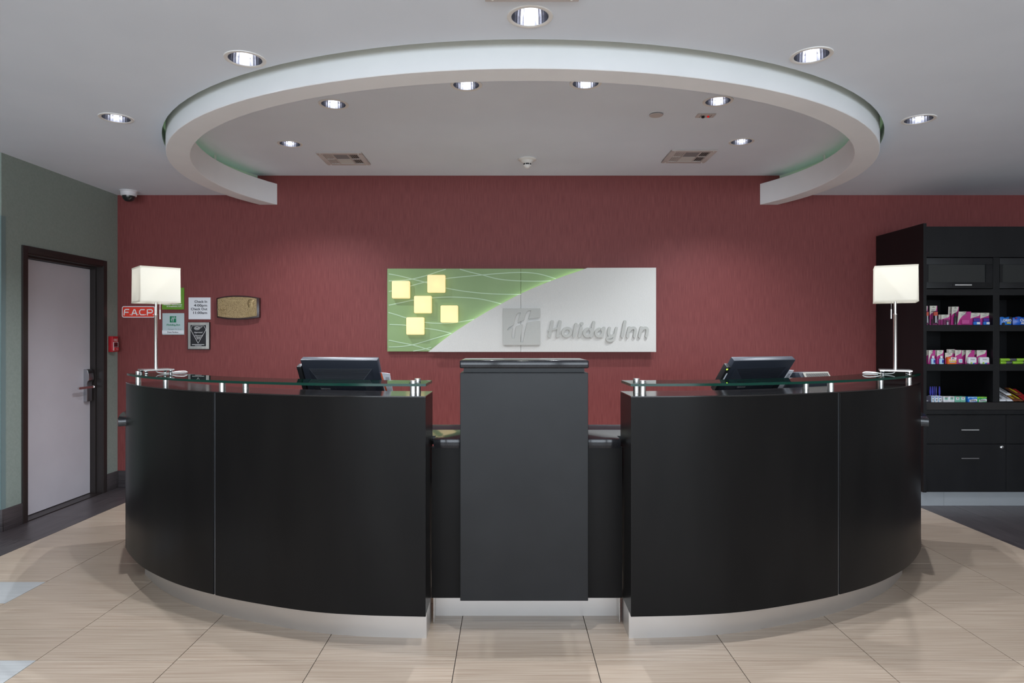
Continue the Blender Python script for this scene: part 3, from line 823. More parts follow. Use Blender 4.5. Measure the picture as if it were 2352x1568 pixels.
# ------------------------------------------------------------------ monitors
def monitor(x, y, ztop, yaw, tilt, label, ledside, notes):
    """back of the screen faces the lobby; top leans toward it"""
    r = thing('computer_monitor', label, 'monitor', (x, y + .10, SZ1), yaw, 'monitors on the reception desk')
    W, Hh = 0.445, 0.335
    zl = ztop - SZ1
    # local frame: origin at the middle of the back's top edge
    T = Matrix.Translation((0, -.10, zl)) @ Matrix.Rotation(math.radians(tilt), 4, 'X')
    Tm = T
    def put(mb): return mb.xform(Tm)
    cs = put(MB().box(-W / 2, W / 2, 0, .036, -Hh, 0)).build('casing', M_MON, r, bevel=.006, seg=2)
    # raised, vented hump on the back
    a, b = 0.185, 0.135
    hz0, hz1 = -Hh + .03, -.055
    vs = [(-a, 0, hz0), (a, 0, hz0), (a, 0, hz1), (-a, 0, hz1), (-b, -.026, hz0 + .03), (b, -.026, hz0 + .03), (b, -.026, hz1 - .055), (-b, -.026, hz1 - .055)]
    hm = MB(); hm.add(vs, [(0, 1, 5, 4), (1, 2, 6, 5), (2, 3, 7, 6), (3, 0, 4, 7), (4, 5, 6, 7)])
    put(hm).build('rear_hump', M_MON, cs, smooth=False)
    for k in range(14):
        t = (k + .5) / 14
        xx0 = -(a + (b - a) * t) + .006; z = hz1 - .055 * t; yy = -.026 * t - .0012
        put(MB().box(xx0, -xx0, yy - .0008, yy + .001, z - .0012, z)).build('vent_slit', M_MONDK, cs)
    for sx in (-1, 1):
        for k in range(10):
            z = hz1 - .065 - k * .011
            m = MB()
            for (q0, q1) in ((0.12, 0.92),):
                xA, xB = sx * (a + (b - a) * q0), sx * (a + (b - a) * q1)
                yA, yB = -.026 * q0 - .0012, -.026 * q1 - .0012
                m.add([(xA, yA, z), (xB, yB, z), (xB, yB, z - .005), (xA, yA, z - .005)], [(0, 1, 2, 3)])
            put(m).build('vent_slit', M_VDARK, cs)
    scr = put(MB().box(-W / 2 + .016, W / 2 - .016, .0362, .037, -Hh + .016, -.016)).build('screen', mat('screen_glass', (.01, .012, .015), .2), cs)
    # lettering on the back
    o = text('lenovo', .021, M_RAISED, r, 0, 0, 0, 'LEFT')
    off = Vector(ROOT[r.name])
    for v in o.data.vertices:
        w = v.co + off
        v.co = Tm @ Vector((w.x - .128, -.0268, w.z - .176))
    put(MB().box(.058, .098, -.027, -.0255, -.262, -.250)).build('red_label', M_REDINK, cs)
    for sx in (-.04, .05): put(MB().box(sx, sx + .003, -.0275, -.0255, -.17, -.167)).build('screw', M_STEEL, cs)
    # side module and notes
    sm = put(MB().box(-W / 2 - .030, -W / 2 - .004, -.005, .030, -.22, -.042)).build('card_reader', M_BLKP, r, bevel=.003)
    put(MB().box(-W / 2 - .029, -W / 2 - .020, -.0062, -.004, -.060, -.052)).build('status_light', M_LED if ledside else M_BLKP, sm)
    if ledside:
        put(MB().box(-W / 2 - .014, -W / 2 - .005, -.0058, -.004, -.165, -.085)).build('white_label', M_PAPER, sm)
    pm = put(MB().prism([(W / 2 - .004, -.085), (W / 2 + .052, -.092), (W / 2 + .050, -.24), (W / 2 + .004, -.24)], .012, .0135, 'xz')).build('notice_card', M_PAPER, r, smooth=False)
    if notes: put(MB().prism([(W / 2 - .003, -.0845), (W / 2 + .006, -.0855), (W / 2 + .022, -.24), (W / 2 + .012, -.24)], .0112, .0121, 'xz')).build('orange_stripe', M_ORANGE, pm, smooth=False)
    for k in range(6): put(MB().box(W / 2 + .024 + .0035 * k, W / 2 + .0252 + .0035 * k, .0110, .0119, -.16 - .01 * (k % 3), -.115)).build('print_line', M_INKG, pm)
    # stand
    piv = T @ Vector((0, .02, -Hh * .62))
    MB().tube([(piv.x, piv.y, piv.z), (piv.x, piv.y + .03, piv.z - .03), (piv.x, piv.y + .05, .012)], .018, 10).build('stand_neck', M_BLKP, r)
    MB().prism([(p[0], p[1] + piv.y + .03) for p in rrect(-.12, .12, -.085, .085, .03)], 0, .014).build('stand_foot', M_BLKP, r, bevel=.003)
    return r
mx = (PX(692, 3.62) + PX(876, 3.56)) / 2
monitor(mx, 3.59, 1.287, math.radians(-9), 29, 'black monitor back with orange striped notice card beside it', False, True)
mx = (PX(1673, 3.55) + PX(1813, 3.73)) / 2
monitor(mx, 3.64, 1.284, math.radians(23), 38, 'black monitor back turned aside, with a green status light on its reader', True, False)

# back of a third, lower monitor, built as a box with a vented slope
pcx, pcy = PX(1868, 3.80), 3.80
r = thing('low_monitor', 'low dark monitor back with a vented slope coloured as lit, on the desk', 'printer', (pcx, pcy + .06, SZ1), math.radians(22))
MB().prism([(-.070, 0), (.12, 0), (.12, .285), (-.035, .292), (-.070, .238)], -.113, .113, 'yz').build('housing', M_MON, r, bevel=.003)
ny, nz = -.0395, -.0395
MB().prism([(-.0705, .2405), (-.0385, .2900), (-.0425, .2925), (-.0745, .2430)], -.088, .108, 'yz').build('vented_slope', M_VENTLIT, r, bevel=.001, seg=1)
for k in range(22):
    xx = -.078 + k * .0078
    MB().add([(xx, -.0717, .2493), (xx + .0042, -.0717, .2493), (xx + .0092, -.0485, .2852), (xx + .005, -.0485, .2852)], [(0, 1, 2, 3)]).xform(Matrix.Translation((0, -.0010, .0006))).build('vent_slit', M_VDARK, r)
for k in range(5):
    MB().box(-.09 + k * .036, -.066 + k * .036, -.0715, -.0695, .15, .175).build('port', M_BLKP, r)

# ------------------------------------------------------------------ wall sign with lit squares
SD = 6.115                                            # front of the white panel
SGD = 6.165                                           # front of the green panel
def c3(x, y, d): return (PX(860 + x * .28912, d), PZ(590 + y * .28912, d))
def c4(x, y, d): return (PX(1140 + x * .15731, d), PZ(690 + y * .15731, d))
sg = thing('wall_sign', 'long green and white logo sign with five lit squares on the red wall', 'sign', (PX(1198, SD), WALL_Y, PZ(808, SD)))
edge = catmull([c3(*p, SD) for p in [(428, 754), (510, 688), (600, 620), (700, 553), (800, 490), (900, 431), (1000, 376), (1090, 328), (1165, 290), (1300, 230), (1450, 172), (1560, 133), (1640, 106), (1692, 86)]], 4)
xs_seam = PX(1196.5, SD)
zt, zbm = c3(2235, 85, SD)[1], c3(2235, 754, SD)[1]
xr = c3(2238, 85, SD)[0]
lpart = [p for p in edge if p[0] < xs_seam - .001]
rpart = [p for p in edge if p[0] > xs_seam + .001]
zs = lpart[-1][1] + (rpart[0][1] - lpart[-1][1]) * .5
MB().prism(lpart + [(xs_seam - .0012, zs), (xs_seam - .0012, zbm)], SD, SD + .018, 'xz').build('white_panel', M_SWHITE, sg, True, .0008, 1)
MB().prism([(xs_seam + .0012, zbm), (xs_seam + .0012, zs)] + rpart + [(xr, zt), (xr, zbm)], SD, SD + .018, 'xz').build('white_panel', M_SWHITE, sg, True, .0008, 1)
gx0, gz1 = c3(102, 92, SGD)
gx1, gz0 = c3(1700, 750, SGD)
sxg = PX(1196.5, SGD)
box('green_panel', M_SGREEN, sg, gx0, sxg - .001, SGD, SGD + .02, gz0, gz1, .001, 1)
box('green_panel', M_SGREEN, sg, sxg + .001, gx1, SGD, SGD + .02, gz0, gz1, .001, 1)
box('mounting_rail', M_ALU, sg, gx0 + .1, xr - .1, SGD + .02, WALL_Y, (gz0 + gz1) / 2 - .1, (gz0 + gz1) / 2 + .1)
box('mounting_block', M_ALU, sg, gx1 + .02, xr - .04, SD + .018, WALL_Y, gz0 + .06, gz1 - .06)
box('seam_light_stop', M_SWHITE, sg, xs_seam - .02, xs_seam + .02, SD + .0182, SD + .0215, zbm + .004, zs - .004)  # added strip that keeps the edge light from leaking through the seam
inner_edge = [(p[0] + .030, p[1] - .030) for p in edge if p[1] - .03 > gz0 + .01][1:-1]
MB().tube([(p[0], SD + .030, p[1]) for p in inner_edge], .006, 6).build('edge_light', M_EDGELIGHT, sg, True)
LINES = [[(103, 132), (200, 150), (300, 175), (400, 200), (500, 230), (565, 246), (700, 270), (850, 287), (1000, 295), (1165, 297)],
         [(103, 190), (200, 188), (300, 175), (420, 145), (500, 118), (565, 98)],
         [(103, 277), (200, 255), (280, 232), (400, 200), (560, 172), (720, 155), (850, 143), (1000, 130), (1165, 122), (1280, 130), (1350, 145), (1440, 172)],
         [(680, 97), (760, 120), (860, 143), (960, 170), (1050, 183), (1165, 190), (1300, 192), (1400, 188)],
         [(103, 385), (200, 365), (310, 342), (455, 325), (600, 318), (750, 324), (850, 335), (950, 357), (1020, 376)],
         [(103, 438), (180, 460), (250, 482), (400, 518), (500, 526), (600, 525), (680, 515), (790, 495)],
         [(103, 535), (250, 542), (400, 565), (500, 580), (610, 605)],
         [(103, 658), (200, 678), (300, 698), (430, 735), (470, 746)],
         [(103, 715), (200, 712), (300, 698), (400, 670), (500, 640), (610, 606)],
         [(310, 747), (380, 735), (450, 718)]]
for kk, ln in enumerate(LINES):
    pts = catmull([c3(*p, SGD) for p in ln], 5)
    pts = [p for p in pts if gx0 + .006 < p[0] < gx1 - .01]
    MB().stroke(pts, .0082, SGD - .0008 - .0003 * kk, SGD + .0004, cap=2).build('wave_line', M_SLINE, sg, True)
for (a, b, c, d) in ((138, 280, 190, 328), (420, 562, 142, 282), (314, 453, 309, 446), (525, 663, 385, 520), (253, 394, 479, 617)):
    x0, zz1 = c3(a, c, 6.115); x1, zz0 = c3(b, d, 6.115)
    cb = MB().box(x0, x1, 6.108, SGD - .004, zz0, zz1).build('light_square', M_CUBE, sg, True, .010, 3)
    ld = bpy.data.lights.new('square_light', 'POINT'); ld.energy = 0.022; ld.color = (1, .76, .36); ld.shadow_soft_size = .012
    lo = bpy.data.objects.new('square_light', ld); COL.objects.link(lo); lo.parent = cb
    lo.location = Vector(((x0 + x1) / 2 + .008, SGD - .016, (zz0 + zz1) / 2 - .006)) - Vector(ROOT[sg.name])
# H emblem plate with the letter cut out
HCUT = [(637, 248), (540, 258), (470, 270), (480, 235), (495, 190), (507, 148), (475, 147), (452, 155), (430, 185), (412, 240), (400, 290), (355, 303), (314, 322),
        (328, 262), (345, 215), (357, 178), (320, 180), (295, 200), (278, 240), (262, 300), (248, 358), (205, 382), (170, 405), (158, 437), (175, 432), (205, 412), (240, 392),
        (232, 430), (224, 480), (222, 530), (235, 556), (266, 552), (272, 500), (280, 430), (292, 375), (340, 356), (384, 346), (372, 410), (362, 480), (352, 570), (358, 610),
        (390, 610), (400, 560), (415, 480), (432, 400), (450, 322), (540, 304), (637, 296)]
sq = [(97, 115), (637, 115)] + HCUT + [(637, 650), (97, 650)]
MB().prism([c4(*p, SD - .02) for p in sq], SD - .022, SD, 'xz').build('emblem_plate', M_SLOGO, sg, True, .0006, 1)
def ell_pts(cx, cy, rx, ry, sl, a0, a1, n=16):
    return [(cx + rx * math.cos(math.radians(a0 + (a1 - a0) * k / n)) - sl * ry * math.sin(math.radians(a0 + (a1 - a0) * k / n)),
             cy + ry * math.sin(math.radians(a0 + (a1 - a0) * k / n))) for k in range(n + 1)]
WORD = [  # each letter: list of (points, width) in crop pixels
    [([(817, 308), (796, 420), (775, 520)], 40), ([(930, 308), (910, 420), (893, 520)], 40), ([(752, 440), (820, 424), (905, 400)], [16, 26, 28])],
    [(ell_pts(1030, 460, 58, 58, .15, 0, 360, 24), 36)],
    [([(1166, 346), (1150, 430), (1134, 520)], 38)],
    [([(1240, 400), (1228, 460), (1214, 520)], 38), ([(1246, 338), (1252, 338)], 42)],
    [(ell_pts(1338, 466, 52, 54, .15, -60, 260, 20), 36), ([(1425, 320), (1405, 430), (1384, 520)], 40)],
    [(ell_pts(1508, 466, 50, 54, .15, -60, 260, 20), 36), ([(1574, 402), (1560, 460), (1546, 520)], 38)],
    [([(1654, 402), (1642, 460), (1652, 505), (1690, 520), (1728, 500)], 36), ([(1756, 402), (1738, 480), (1722, 545), (1690, 580), (1645, 586), (1618, 568), (1632, 542), (1674, 540)], 32)],
    [([(1880, 310), (1860, 420), (1840, 520)], 40)],
    [([(1945, 396), (1930, 460), (1917, 522)], 38), ([(1936, 446), (1965, 410), (2005, 398), (2032, 420), (2028, 470), (2018, 522)], 36)],
    [([(2120, 396), (2105, 460), (2092, 522)], 38), ([(2111, 446), (2140, 410), (2180, 398), (2207, 420), (2203, 470), (2193, 522)], 36)],
]
for lt in WORD:
    m = MB()
    for k, (pts, w) in enumerate(lt):
        pts = catmull(pts, 4) if len(pts) < 9 else pts
        ww = w * 1.14 if not isinstance(w, list) else [w[0] + (w[-1] - w[0]) * i / (len(pts) - 1) for i in range(len(pts))]
        m.stroke(pts, ww, SD - .020 - .0004 * k, SD, fn=lambda p: c4(p[0], p[1], SD - .02), closed=(len(pts) > 22 and abs(pts[0][0] - pts[-1][0]) + abs(pts[0][1] - pts[-1][1]) < 1e-3))
    m.build('letter', M_SLOGO, sg, True)

# ------------------------------------------------------------------ notices and plaques on the red wall
WD = WALL_Y - .008
def wbox(name, m, par, x0, x1, y0, y1, d0=WD, d1=WALL_Y, bevel=0.0):
    return box(name, m, par, PX(x0, d0), PX(x1, d0), d0, d1, PZ(y1, d0), PZ(y0, d0), bevel, 1)
# F.A.C.P.
r = thing('facp_sign', 'small red F.A.C.P. sign with white letters on the red wall', 'sign', (PX(318, WD), WALL_Y, PZ(729, WD)))
x0, x1, zz0, zz1 = PX(280, WD), PX(356, WD), PZ(729, WD), PZ(703, WD)
MB().prism(rrect(x0, x1, zz0, zz1, .018), WD, WALL_Y, 'xz').build('border', mat('white_sign_vinyl', (.85, .84, .84), .5), r, True)
MB().prism(rrect(x0 + .007, x1 - .007, zz0 + .007, zz1 - .007, .013), WD - .0006, WD + .001, 'xz').build('face', mat('bright_red_vinyl', (.80, .045, .02), .5, emit=(.8, .05, .02), es=0.0), r, True)
FACP = [[[(183, 748), (190, 690), (203, 682), (240, 682)], [(188, 716), (232, 716)]], [[(258, 744), (258, 745)]], [[(277, 748), (303, 682), (312, 682), (337, 748)], [(288, 728), (326, 728)]], [[(352, 744), (352, 745)]],
        [[(426, 684), (385, 684), (370, 700), (370, 730), (385, 746), (426, 746)]], [[(440, 744), (440, 745)]], [[(463, 748), (463, 684), (500, 684)], [(492, 684), (510, 684), (524, 696), (524, 710), (510, 722), (472, 722)]], [[(534, 744), (534, 745)]]]
for lt in FACP:
    m = MB()
    for k, pl in enumerate(lt):
        m.stroke(pl, 13 if len(pl) > 2 or abs(pl[0][0] - pl[-1][0]) > 3 else 11, WD - .0014 - .0002 * k, WD - .0006, fn=lambda p: (PX(250 + p[0] * .1913, WD), PZ(580 + p[1] * .1913, WD)), cap=4)
    m.build('letter', MATS['white_sign_vinyl'], r, True)
# green company sign
r = thing('company_notice', 'square green notice half hidden behind the lamp shade', 'sign', (PX(397, WD), WALL_Y, PZ(711, WD)))
wbox('panel', mat('leaf_green_acrylic', (.13, .30, .022), .35), r, 372, 422.5, 660.5, 710.5)
text('Advance   Management', .0185, M_WHITEP, r, PX(418, WD), WD, PZ(700.5, WD), 'RIGHT', bold=.0004)
text('& Investment, LLC.', .0185, M_WHITEP, r, PX(418, WD), WD, PZ(704.8, WD), 'RIGHT', bold=.0004)
# check in notice
r = thing('check_in_notice', 'square white notice of check in and check out times', 'sign', (PX(458, WD), WALL_Y, PZ(733, WD)))
wbox('panel', M_PAPER, r, 433, 483.3, 683, 733)
for s, y, k in (('Check In', 695, 1.0), ('4:00pm', 703.7, 1.25), ('Check Out', 712, 1.02), ('11:00am', 720.6, 1.22)):
    text(s, .0315, M_INK, r, PX(476, WD), WD, PZ(y, WD), 'RIGHT', .0006, k * 1.06, bold=.0007)
# manager notice with small logo
r = thing('manager_notice', 'square pale notice with a green logo and a name strip', 'sign', (PX(397, WD), WALL_Y, PZ(768, WD)))
wbox('panel', mat('pale_blue_grey_acrylic', (.46, .55, .56), .4), r, 373, 422.7, 719, 768.3)
M_LG = mat('logo_green', (.005, .20, .085), .5)
wbox('logo_square', M_LG, r, 390, 404.6, 726, 740.3, WD - .0008, WD + .001)
LW = WD - .0014
def lmap(p): return (PX(390 + (p[0] - 97) / 540 * 14.6, LW), PZ(726 + (p[1] - 115) / 535 * 14.3, LW))
MB().prism([lmap(p) for p in HCUT], LW, WD - .0006, 'xz').build('logo_mark', MATS['pale_blue_grey_acrylic'], r, True)
m = MB()
def wmap(p): return (PX(382.4 + (p[0] - 740) / 1490 * 31, LW), PZ(743.2 + (p[1] - 290) / 245 * 4.4, LW))
for lt in WORD:
    for k, (pts, w) in enumerate(lt):
        ww = [w * 1.15] * len(pts) if not isinstance(w, list) else w
        m.stroke(pts, ww, WD - .001 - .0002 * k, WD, fn=wmap, cap=3, closed=(len(pts) > 22 and abs(pts[0][0] - pts[-1][0]) + abs(pts[0][1] - pts[-1][1]) < 1e-3))
m.build('lettering', M_LG, r, True)
text('Manager On Duty', .0175, M_INKG, r, PX(417, WD), WD, PZ(757, WD), 'RIGHT')
wbox('name_strip', M_PAPER, r, 372.3, 422.3, 758.5, 766, WD - .001, WD)
text('Dave Perkins', .0195, M_INK, r, PX(397, WD), WD - .001, PZ(764.3, WD), 'CENTER', bold=.0003)
# award plaque
r = thing('award_plaque', 'silver framed black award plaque with engraved diamond', 'plaque', (PX(457, WD), WALL_Y, PZ(803, WD)))
PD = WALL_Y - .022
wbox('backing', mat('black_plaque_wood', (.012, .010, .010), .4), r, 431, 481.4, 739.5, 802.5, PD + .002, WALL_Y)
wbox('silver_plate', noise_mat('brushed_silver_plate', (.34, .34, .33), (.58, .56, .52), (6, 1, 1.5), 3, 2, .28, .5, .3, .7, metal=.8), r, 432, 480, 740.3, 801, PD, PD + .003)
wbox('inner_border', M_STEEL, r, 436.8, 474.4, 745.6, 795.8, PD - .0006, PD + .001)
wbox('black_plate', mat('black_plaque_face', (.010, .010, .013), .25), r, 437.3, 473.2, 746.2, 795, PD - .0012, PD)
Q = PD - .0012
dp = [(441.5, 748), (468.5, 748), (473, 757), (455, 788), (438, 757)]
m = MB()
for i in range(5):
    a, b = dp[i], dp[(i + 1) % 5]
    m.stroke([(PX(a[0], Q), PZ(a[1], Q)), (PX(b[0], Q), PZ(b[1], Q))], .0026 if i in (2, 3) else .0018, Q - .0006, Q, cap=2)
m.build('diamond_outline', M_WHITEP, r, True)
m = MB()
m.stroke([(PX(p[0], Q), PZ(p[1], Q)) for p in ell_pts(452.5, 753.6, 6.2, 3.6, 0, 0, 360, 24)], .0028, Q - .0006, Q, cap=2, closed=True)
m.stroke([(PX(p[0], Q), PZ(p[1], Q)) for p in [(457, 751), (461, 750.5), (465, 749.6), (461, 752.5), (458, 755)]], .0022, Q - .0006, Q, cap=2)
m.build('emblem', M_WHITEP, r, True)
text('AAA', .0240, M_WHITEP, r, PX(452.5, Q), Q, PZ(755.6, Q), 'CENTER', sx=.8, bold=.0004)
text('Approved', .0195, M_WHITEP, r, PX(455, Q), Q, PZ(764.5, Q), 'CENTER', shear=.3)
text('Diamond', .0195, M_WHITEP, r, PX(455.5, Q), Q, PZ(772, Q), 'CENTER', shear=.4)
text('Hotel', .0185, M_WHITEP, r, PX(455.5, Q), Q, PZ(775.8, Q), 'CENTER', shear=.4)
text('2014', .0165, M_WHITEP, r, PX(455.5, Q), Q, PZ(779, Q), 'CENTER')
wbox('engraved_line', M_WHITEP, r, 441, 469, 790.6, 791.6, Q - .0005, Q)
wbox('engraved_line', M_WHITEP, r, 448, 463, 793.2, 793.9, Q - .0005, Q)
# bronze plaque, barrel shaped
r = thing('bronze_plaque', 'barrel shaped bronze relief plaque in a dark wooden frame', 'plaque', (PX(546, WD), WALL_Y, PZ(735, WD)))
def b1(x, y, d): return (PX(490 + x * .05102, d), PZ(670 + y * .05102, d))
BD = WALL_Y - .040
frame_o = catmull([b1(*p, BD) for p in [(140, 285), (450, 215), (800, 175), (1120, 165), (1500, 185), (1800, 225), (2065, 275)]], 4) + \
          catmull([b1(*p, BD) for p in [(2065, 1145), (1750, 1205), (1400, 1245), (1080, 1255), (700, 1240), (400, 1205), (160, 1155)]], 4)
MB().prism(frame_o, BD, WALL_Y, 'xz').build('wooden_frame', noise_mat('dark_mahogany', (.022, .007, .008), (.040, .014, .013), (1, 1, 6), 30, 3, .28, .5), r, True, .006, 3)
M_BRZ = noise_mat('aged_bronze', (.22, .150, .075), (.44, .320, .165), (1, 1, 1), 190, 4, .42, .5, .35, .65, .55, metal=.75)
M_BRZL = noise_mat('polished_bronze', (.38, .275, .14), (.50, .37, .19), (1, 1, 1), 60, 3, .36, .5, metal=.7)
M_BRZM = noise_mat('relief_bronze', (.25, .175, .085), (.40, .29, .145), (1, 1, 1), 120, 4, .42, .5, metal=.7, bump=.3)
BP = BD - .004
plate = catmull([b1(*p, BP) for p in [(190, 325), (450, 270), (800, 235), (1120, 230), (1500, 245), (1750, 270), (1940, 305)]], 4) + \
        catmull([b1(*p, BP) for p in [(1955, 1085), (1700, 1125), (1400, 1160), (1080, 1175), (700, 1160), (400, 1130), (195, 1095)]], 4)
MB().prism(plate, BP, BD + .001, 'xz').build('bronze_plate', M_BRZ, r, True, .001, 1)
BQ = BP
m = MB()                                              # generic bust in relief
m.prism([b1(*p, BQ) for p in catmull([(1405, 1150), (1415, 1000), (1500, 910), (1600, 840), (1640, 770), (1640, 690), (1790, 660), (1800, 710), (1890, 740), (1905, 1080)], 3)], BQ - .004, BQ, 'xz')
c = b1(1680, 530, BQ)
m.ellipsoid((c[0], BQ, c[1]), (.029, .0055, .044), 18, 10)
c = b1(1690, 430, BQ)
m.ellipsoid((c[0], BQ, c[1]), (.030, .0066, .020), 16, 8)
c = b1(1625, 550, BQ)
m.ellipsoid((c[0], BQ - .0035, c[1]), (.005, .0045, .012), 10, 6)
c = b1(1790, 530, BQ)
m.ellipsoid((c[0], BQ - .002, c[1]), (.006, .005, .012), 10, 6)
for ln in ([(1640, 800), (1600, 920), (1560, 1090)], [(1790, 720), (1720, 860), (1640, 1080)], [(1850, 760), (1790, 900), (1700, 1060)], [(1500, 930), (1510, 1100)]):
    m.stroke([b1(*p, BQ) for p in catmull(ln, 4)], .004, BQ - .0062, BQ, cap=2)
m.build('bust_relief', M_BRZM, r, True)
m = MB()                                              # small roadside sign and group in relief
m.stroke([b1(*p, BQ) for p in [(270, 575), (420, 570), (560, 570), (620, 600), (600, 680), (580, 760)]], .0045, BQ - .003, BQ, cap=3)
m.stroke([b1(*p, BQ) for p in [(420, 420), (430, 560)]], .003, BQ - .003, BQ, cap=2)
c = b1(400, 388, BQ); m.ellipsoid((c[0], BQ, c[1]), (.007, .005, .007), 10, 6)
for i, x in enumerate((270, 355, 420, 500)):
    m.stroke([b1(x, 860 + 15 * (i % 2), BQ), b1(x + 5, 1000, BQ)], .011, BQ - .004, BQ, cap=3)
    c = b1(x, 800 - 20 * (i % 2), BQ); m.ellipsoid((c[0], BQ, c[1]), (.0085, .006, .0095), 10, 6)
m.stroke([b1(*p, BQ) for p in [(580, 780), (620, 800), (590, 830)]], .006, BQ - .003, BQ, cap=3)
m.stroke([b1(*p, BQ) for p in [(600, 930), (680, 915)]], .006, BQ - .003, BQ, cap=3)
m.build('roadside_relief', M_BRZM, r, True)
text('Holiday Inn Story', .021, M_BRZL, r, b1(1050, 0, BQ)[0], BQ, b1(0, 425, BQ)[1], 'CENTER', .0015, bold=.0006)
for k in range(12):
    z = b1(0, 500 + k * 46, BQ)[1]
    w = 0.068 - .006 * ((k * 7) % 3)
    xm = b1(1060, 0, BQ)[0]
    MB().box(xm - w, xm + w, BQ - .0008, BQ, z, z + .0035).build('text_line', M_BRZ, r, True)
for (a, b) in ((215, 360), (1870, 330), (225, 1065), (1875, 1055)):
    c = b1(a, b, BQ); m = MB(); m.lathe([(0, .002), (.003, .0015), (.0035, 0)], seg=8); m.xform(Matrix.Translation((c[0], BQ, c[1])) @ Matrix.Rotation(math.pi / 2, 4, 'X')); m.build('screw', M_BRZL, r, True)

# ------------------------------------------------------------------ snack shelf cabinet on the right
CD = 5.50                                             # front of the face frame
CXf = lambda x: PX(x, CD)
CZf = lambda y: PZ(y, CD)
cab = thing('shelf_cabinet', 'tall black shelf cabinet stocked with snacks and toiletries', 'cabinet', (4.08, 5.85, 0))
X0, X1, XM0, XM1, XR = 3.462, CXf(2126), CXf(2281), CXf(2296), CXf(2452)
BACK = 6.19
M_CAB = noise_mat('black_wood_laminate', (.0070, .0070, .0080), (.0095, .0095, .0105), (1, 1, .3), 8, 4, .36, .28)
box('side_panel', M_CAB, cab, X0, X1 - .001, CD - .015, BACK, .120, 2.366, .001, 1)
box('side_panel', M_CAB, cab, XR, XR + .02, CD - .015, BACK, .120, 2.366, .001, 1)
box('back_panel', M_CAB, cab, X1, XR - .001, BACK - .02, BACK, .12, 2.33)
box('top_panel', M_CAB, cab, X1, XR - .001, CD + .02, BACK - .021, 2.325, 2.343)
box('fascia', M_CAB, cab, X1, XR - .001, CD, CD + .019, CZf(590.5), CZf(520), .001, 1)
box('rail', M_CAB, cab, X1, XR - .001, CD, CD + .019, CZf(678), CZf(663.5), .001, 1)
box('stile', M_CAB, cab, XM0, XM1, CD + .0005, BACK - .021, CZf(923), CZf(591), .001, 1)
box('shelf', M_CAB, cab, X1, XR - .001, CD + .0195, BACK - .021, CZf(678), CZf(674), 0)
for (y0, y1) in ((746, 760.5), (836, 851.5)):
    for (xa, xb) in ((X1, XM0 - .0005), (XM1 + .0005, XR - .001)):
        box('shelf', M_CAB, cab, xa, xb, CD, BACK - .021, CZf(y1), CZf(y0), .001, 1)
box('counter_ledge', M_DECK, cab, X1, XR - .001, CD, BACK - .021, CZf(941), CZf(923.5), .001, 1)
box('counter_ledge', M_CAB, cab, X1, XR - .001, CD - .010, BACK - .021, CZf(951), CZf(941.2), .0015, 1)
box('carcass', M_CAB, cab, X1, XR - .001, CD + .020, BACK - .021, .120, CZf(951.5))
# glass doors
for (xa, xb) in ((X1 + .002, XM0 - .003), (XM1 + .003, XR - .004)):
    za, zb = CZf(662), CZf(592)
    fw = .040
    dm = MB()
    dm.box(xa, xb, CD + .001, CD + .019, zb - .054, zb); dm.box(xa, xb, CD + .001, CD + .019, za, za + .052)
    dm.box(xa, xa + fw * .6, CD + .001, CD + .019, za + .052, zb - .054); dm.box(xb - .055, xb, CD + .001, CD + .019, za + .052, zb - .054)
    d_ = dm.build('door', M_CAB, cab, True, .0012, 1)
    box('glass_pane', M_DGLASS, d_, xa + fw * .6 - .003, xb - .052, CD + .008, CD + .012, za + .049, zb - .051)
    hx = xa + .226
    hm = MB(); hm.box(hx, hx + .140, CD - .028, CD - .020, CZf(656), CZf(653.5)); hm.box(hx + .008, hx + .014, CD - .021, CD + .001, CZf(655.6), CZf(653.9)); hm.box(hx + .126, hx + .132, CD - .021, CD + .001, CZf(655.6), CZf(653.9))
    hm.build('handle', M_CHROME, d_, True)
# drawers
XD = CXf(2311)
for (xa, xb) in ((X1 + .001, XD - .0015), (XD + .0015, XR - .002)):
    for (y0, y1, hy) in ((952.5, 1018.3, 986), (1020, 1129.5, 1051)):
        d_ = box('drawer', M_CAB, cab, xa, xb, CD, CD + .0185, CZf(y1), CZf(y0), .0012, 1)
        hx = xa + CXf(2203) - X1
        if hx + .15 < xb:
            hm = MB(); hm.box(hx, hx + .147, CD - .028, CD - .020, CZf(hy + 1.2), CZf(hy - 1.2)); hm.box(hx + .010, hx + .016, CD - .021, CD + .001, CZf(hy + .8), CZf(hy - .8)); hm.box(hx + .131, hx + .137, CD - .021, CD + .001, CZf(hy + .8), CZf(hy - .8))
            hm.build('handle', M_CHROME, d_, True)
        if y0 > 1000 and xa < XD:
            m = MB(); m.lathe([(0, .008), (.010, .007), (.0145, .004), (.016, 0)], seg=18); m.xform(Matrix.Translation((CXf(2301), CD, CZf(1027))) @ Matrix.Rotation(math.pi / 2, 4, 'X'))
            lk = m.build('lock', M_CHROME, d_, True)
            box('keyhole', M_BLKP, lk, CXf(2301.3), CXf(2302.6), CD - .0088, CD - .006, CZf(1028.5), CZf(1026))
box('toe_kick', M_STEELGREY, cab, X0 - .10 + .1, CXf(2173) - .0008, CD + .028, CD + .04, 0, .120)
box('toe_kick', M_STEELGREY, cab, CXf(2173) + .0008, XR + .02, CD + .028, CD + .04, 0, .120)
box('plinth', M_CAB, cab, X0 + .01, XR + .01, CD + .041, BACK - .03, 0, .1195)

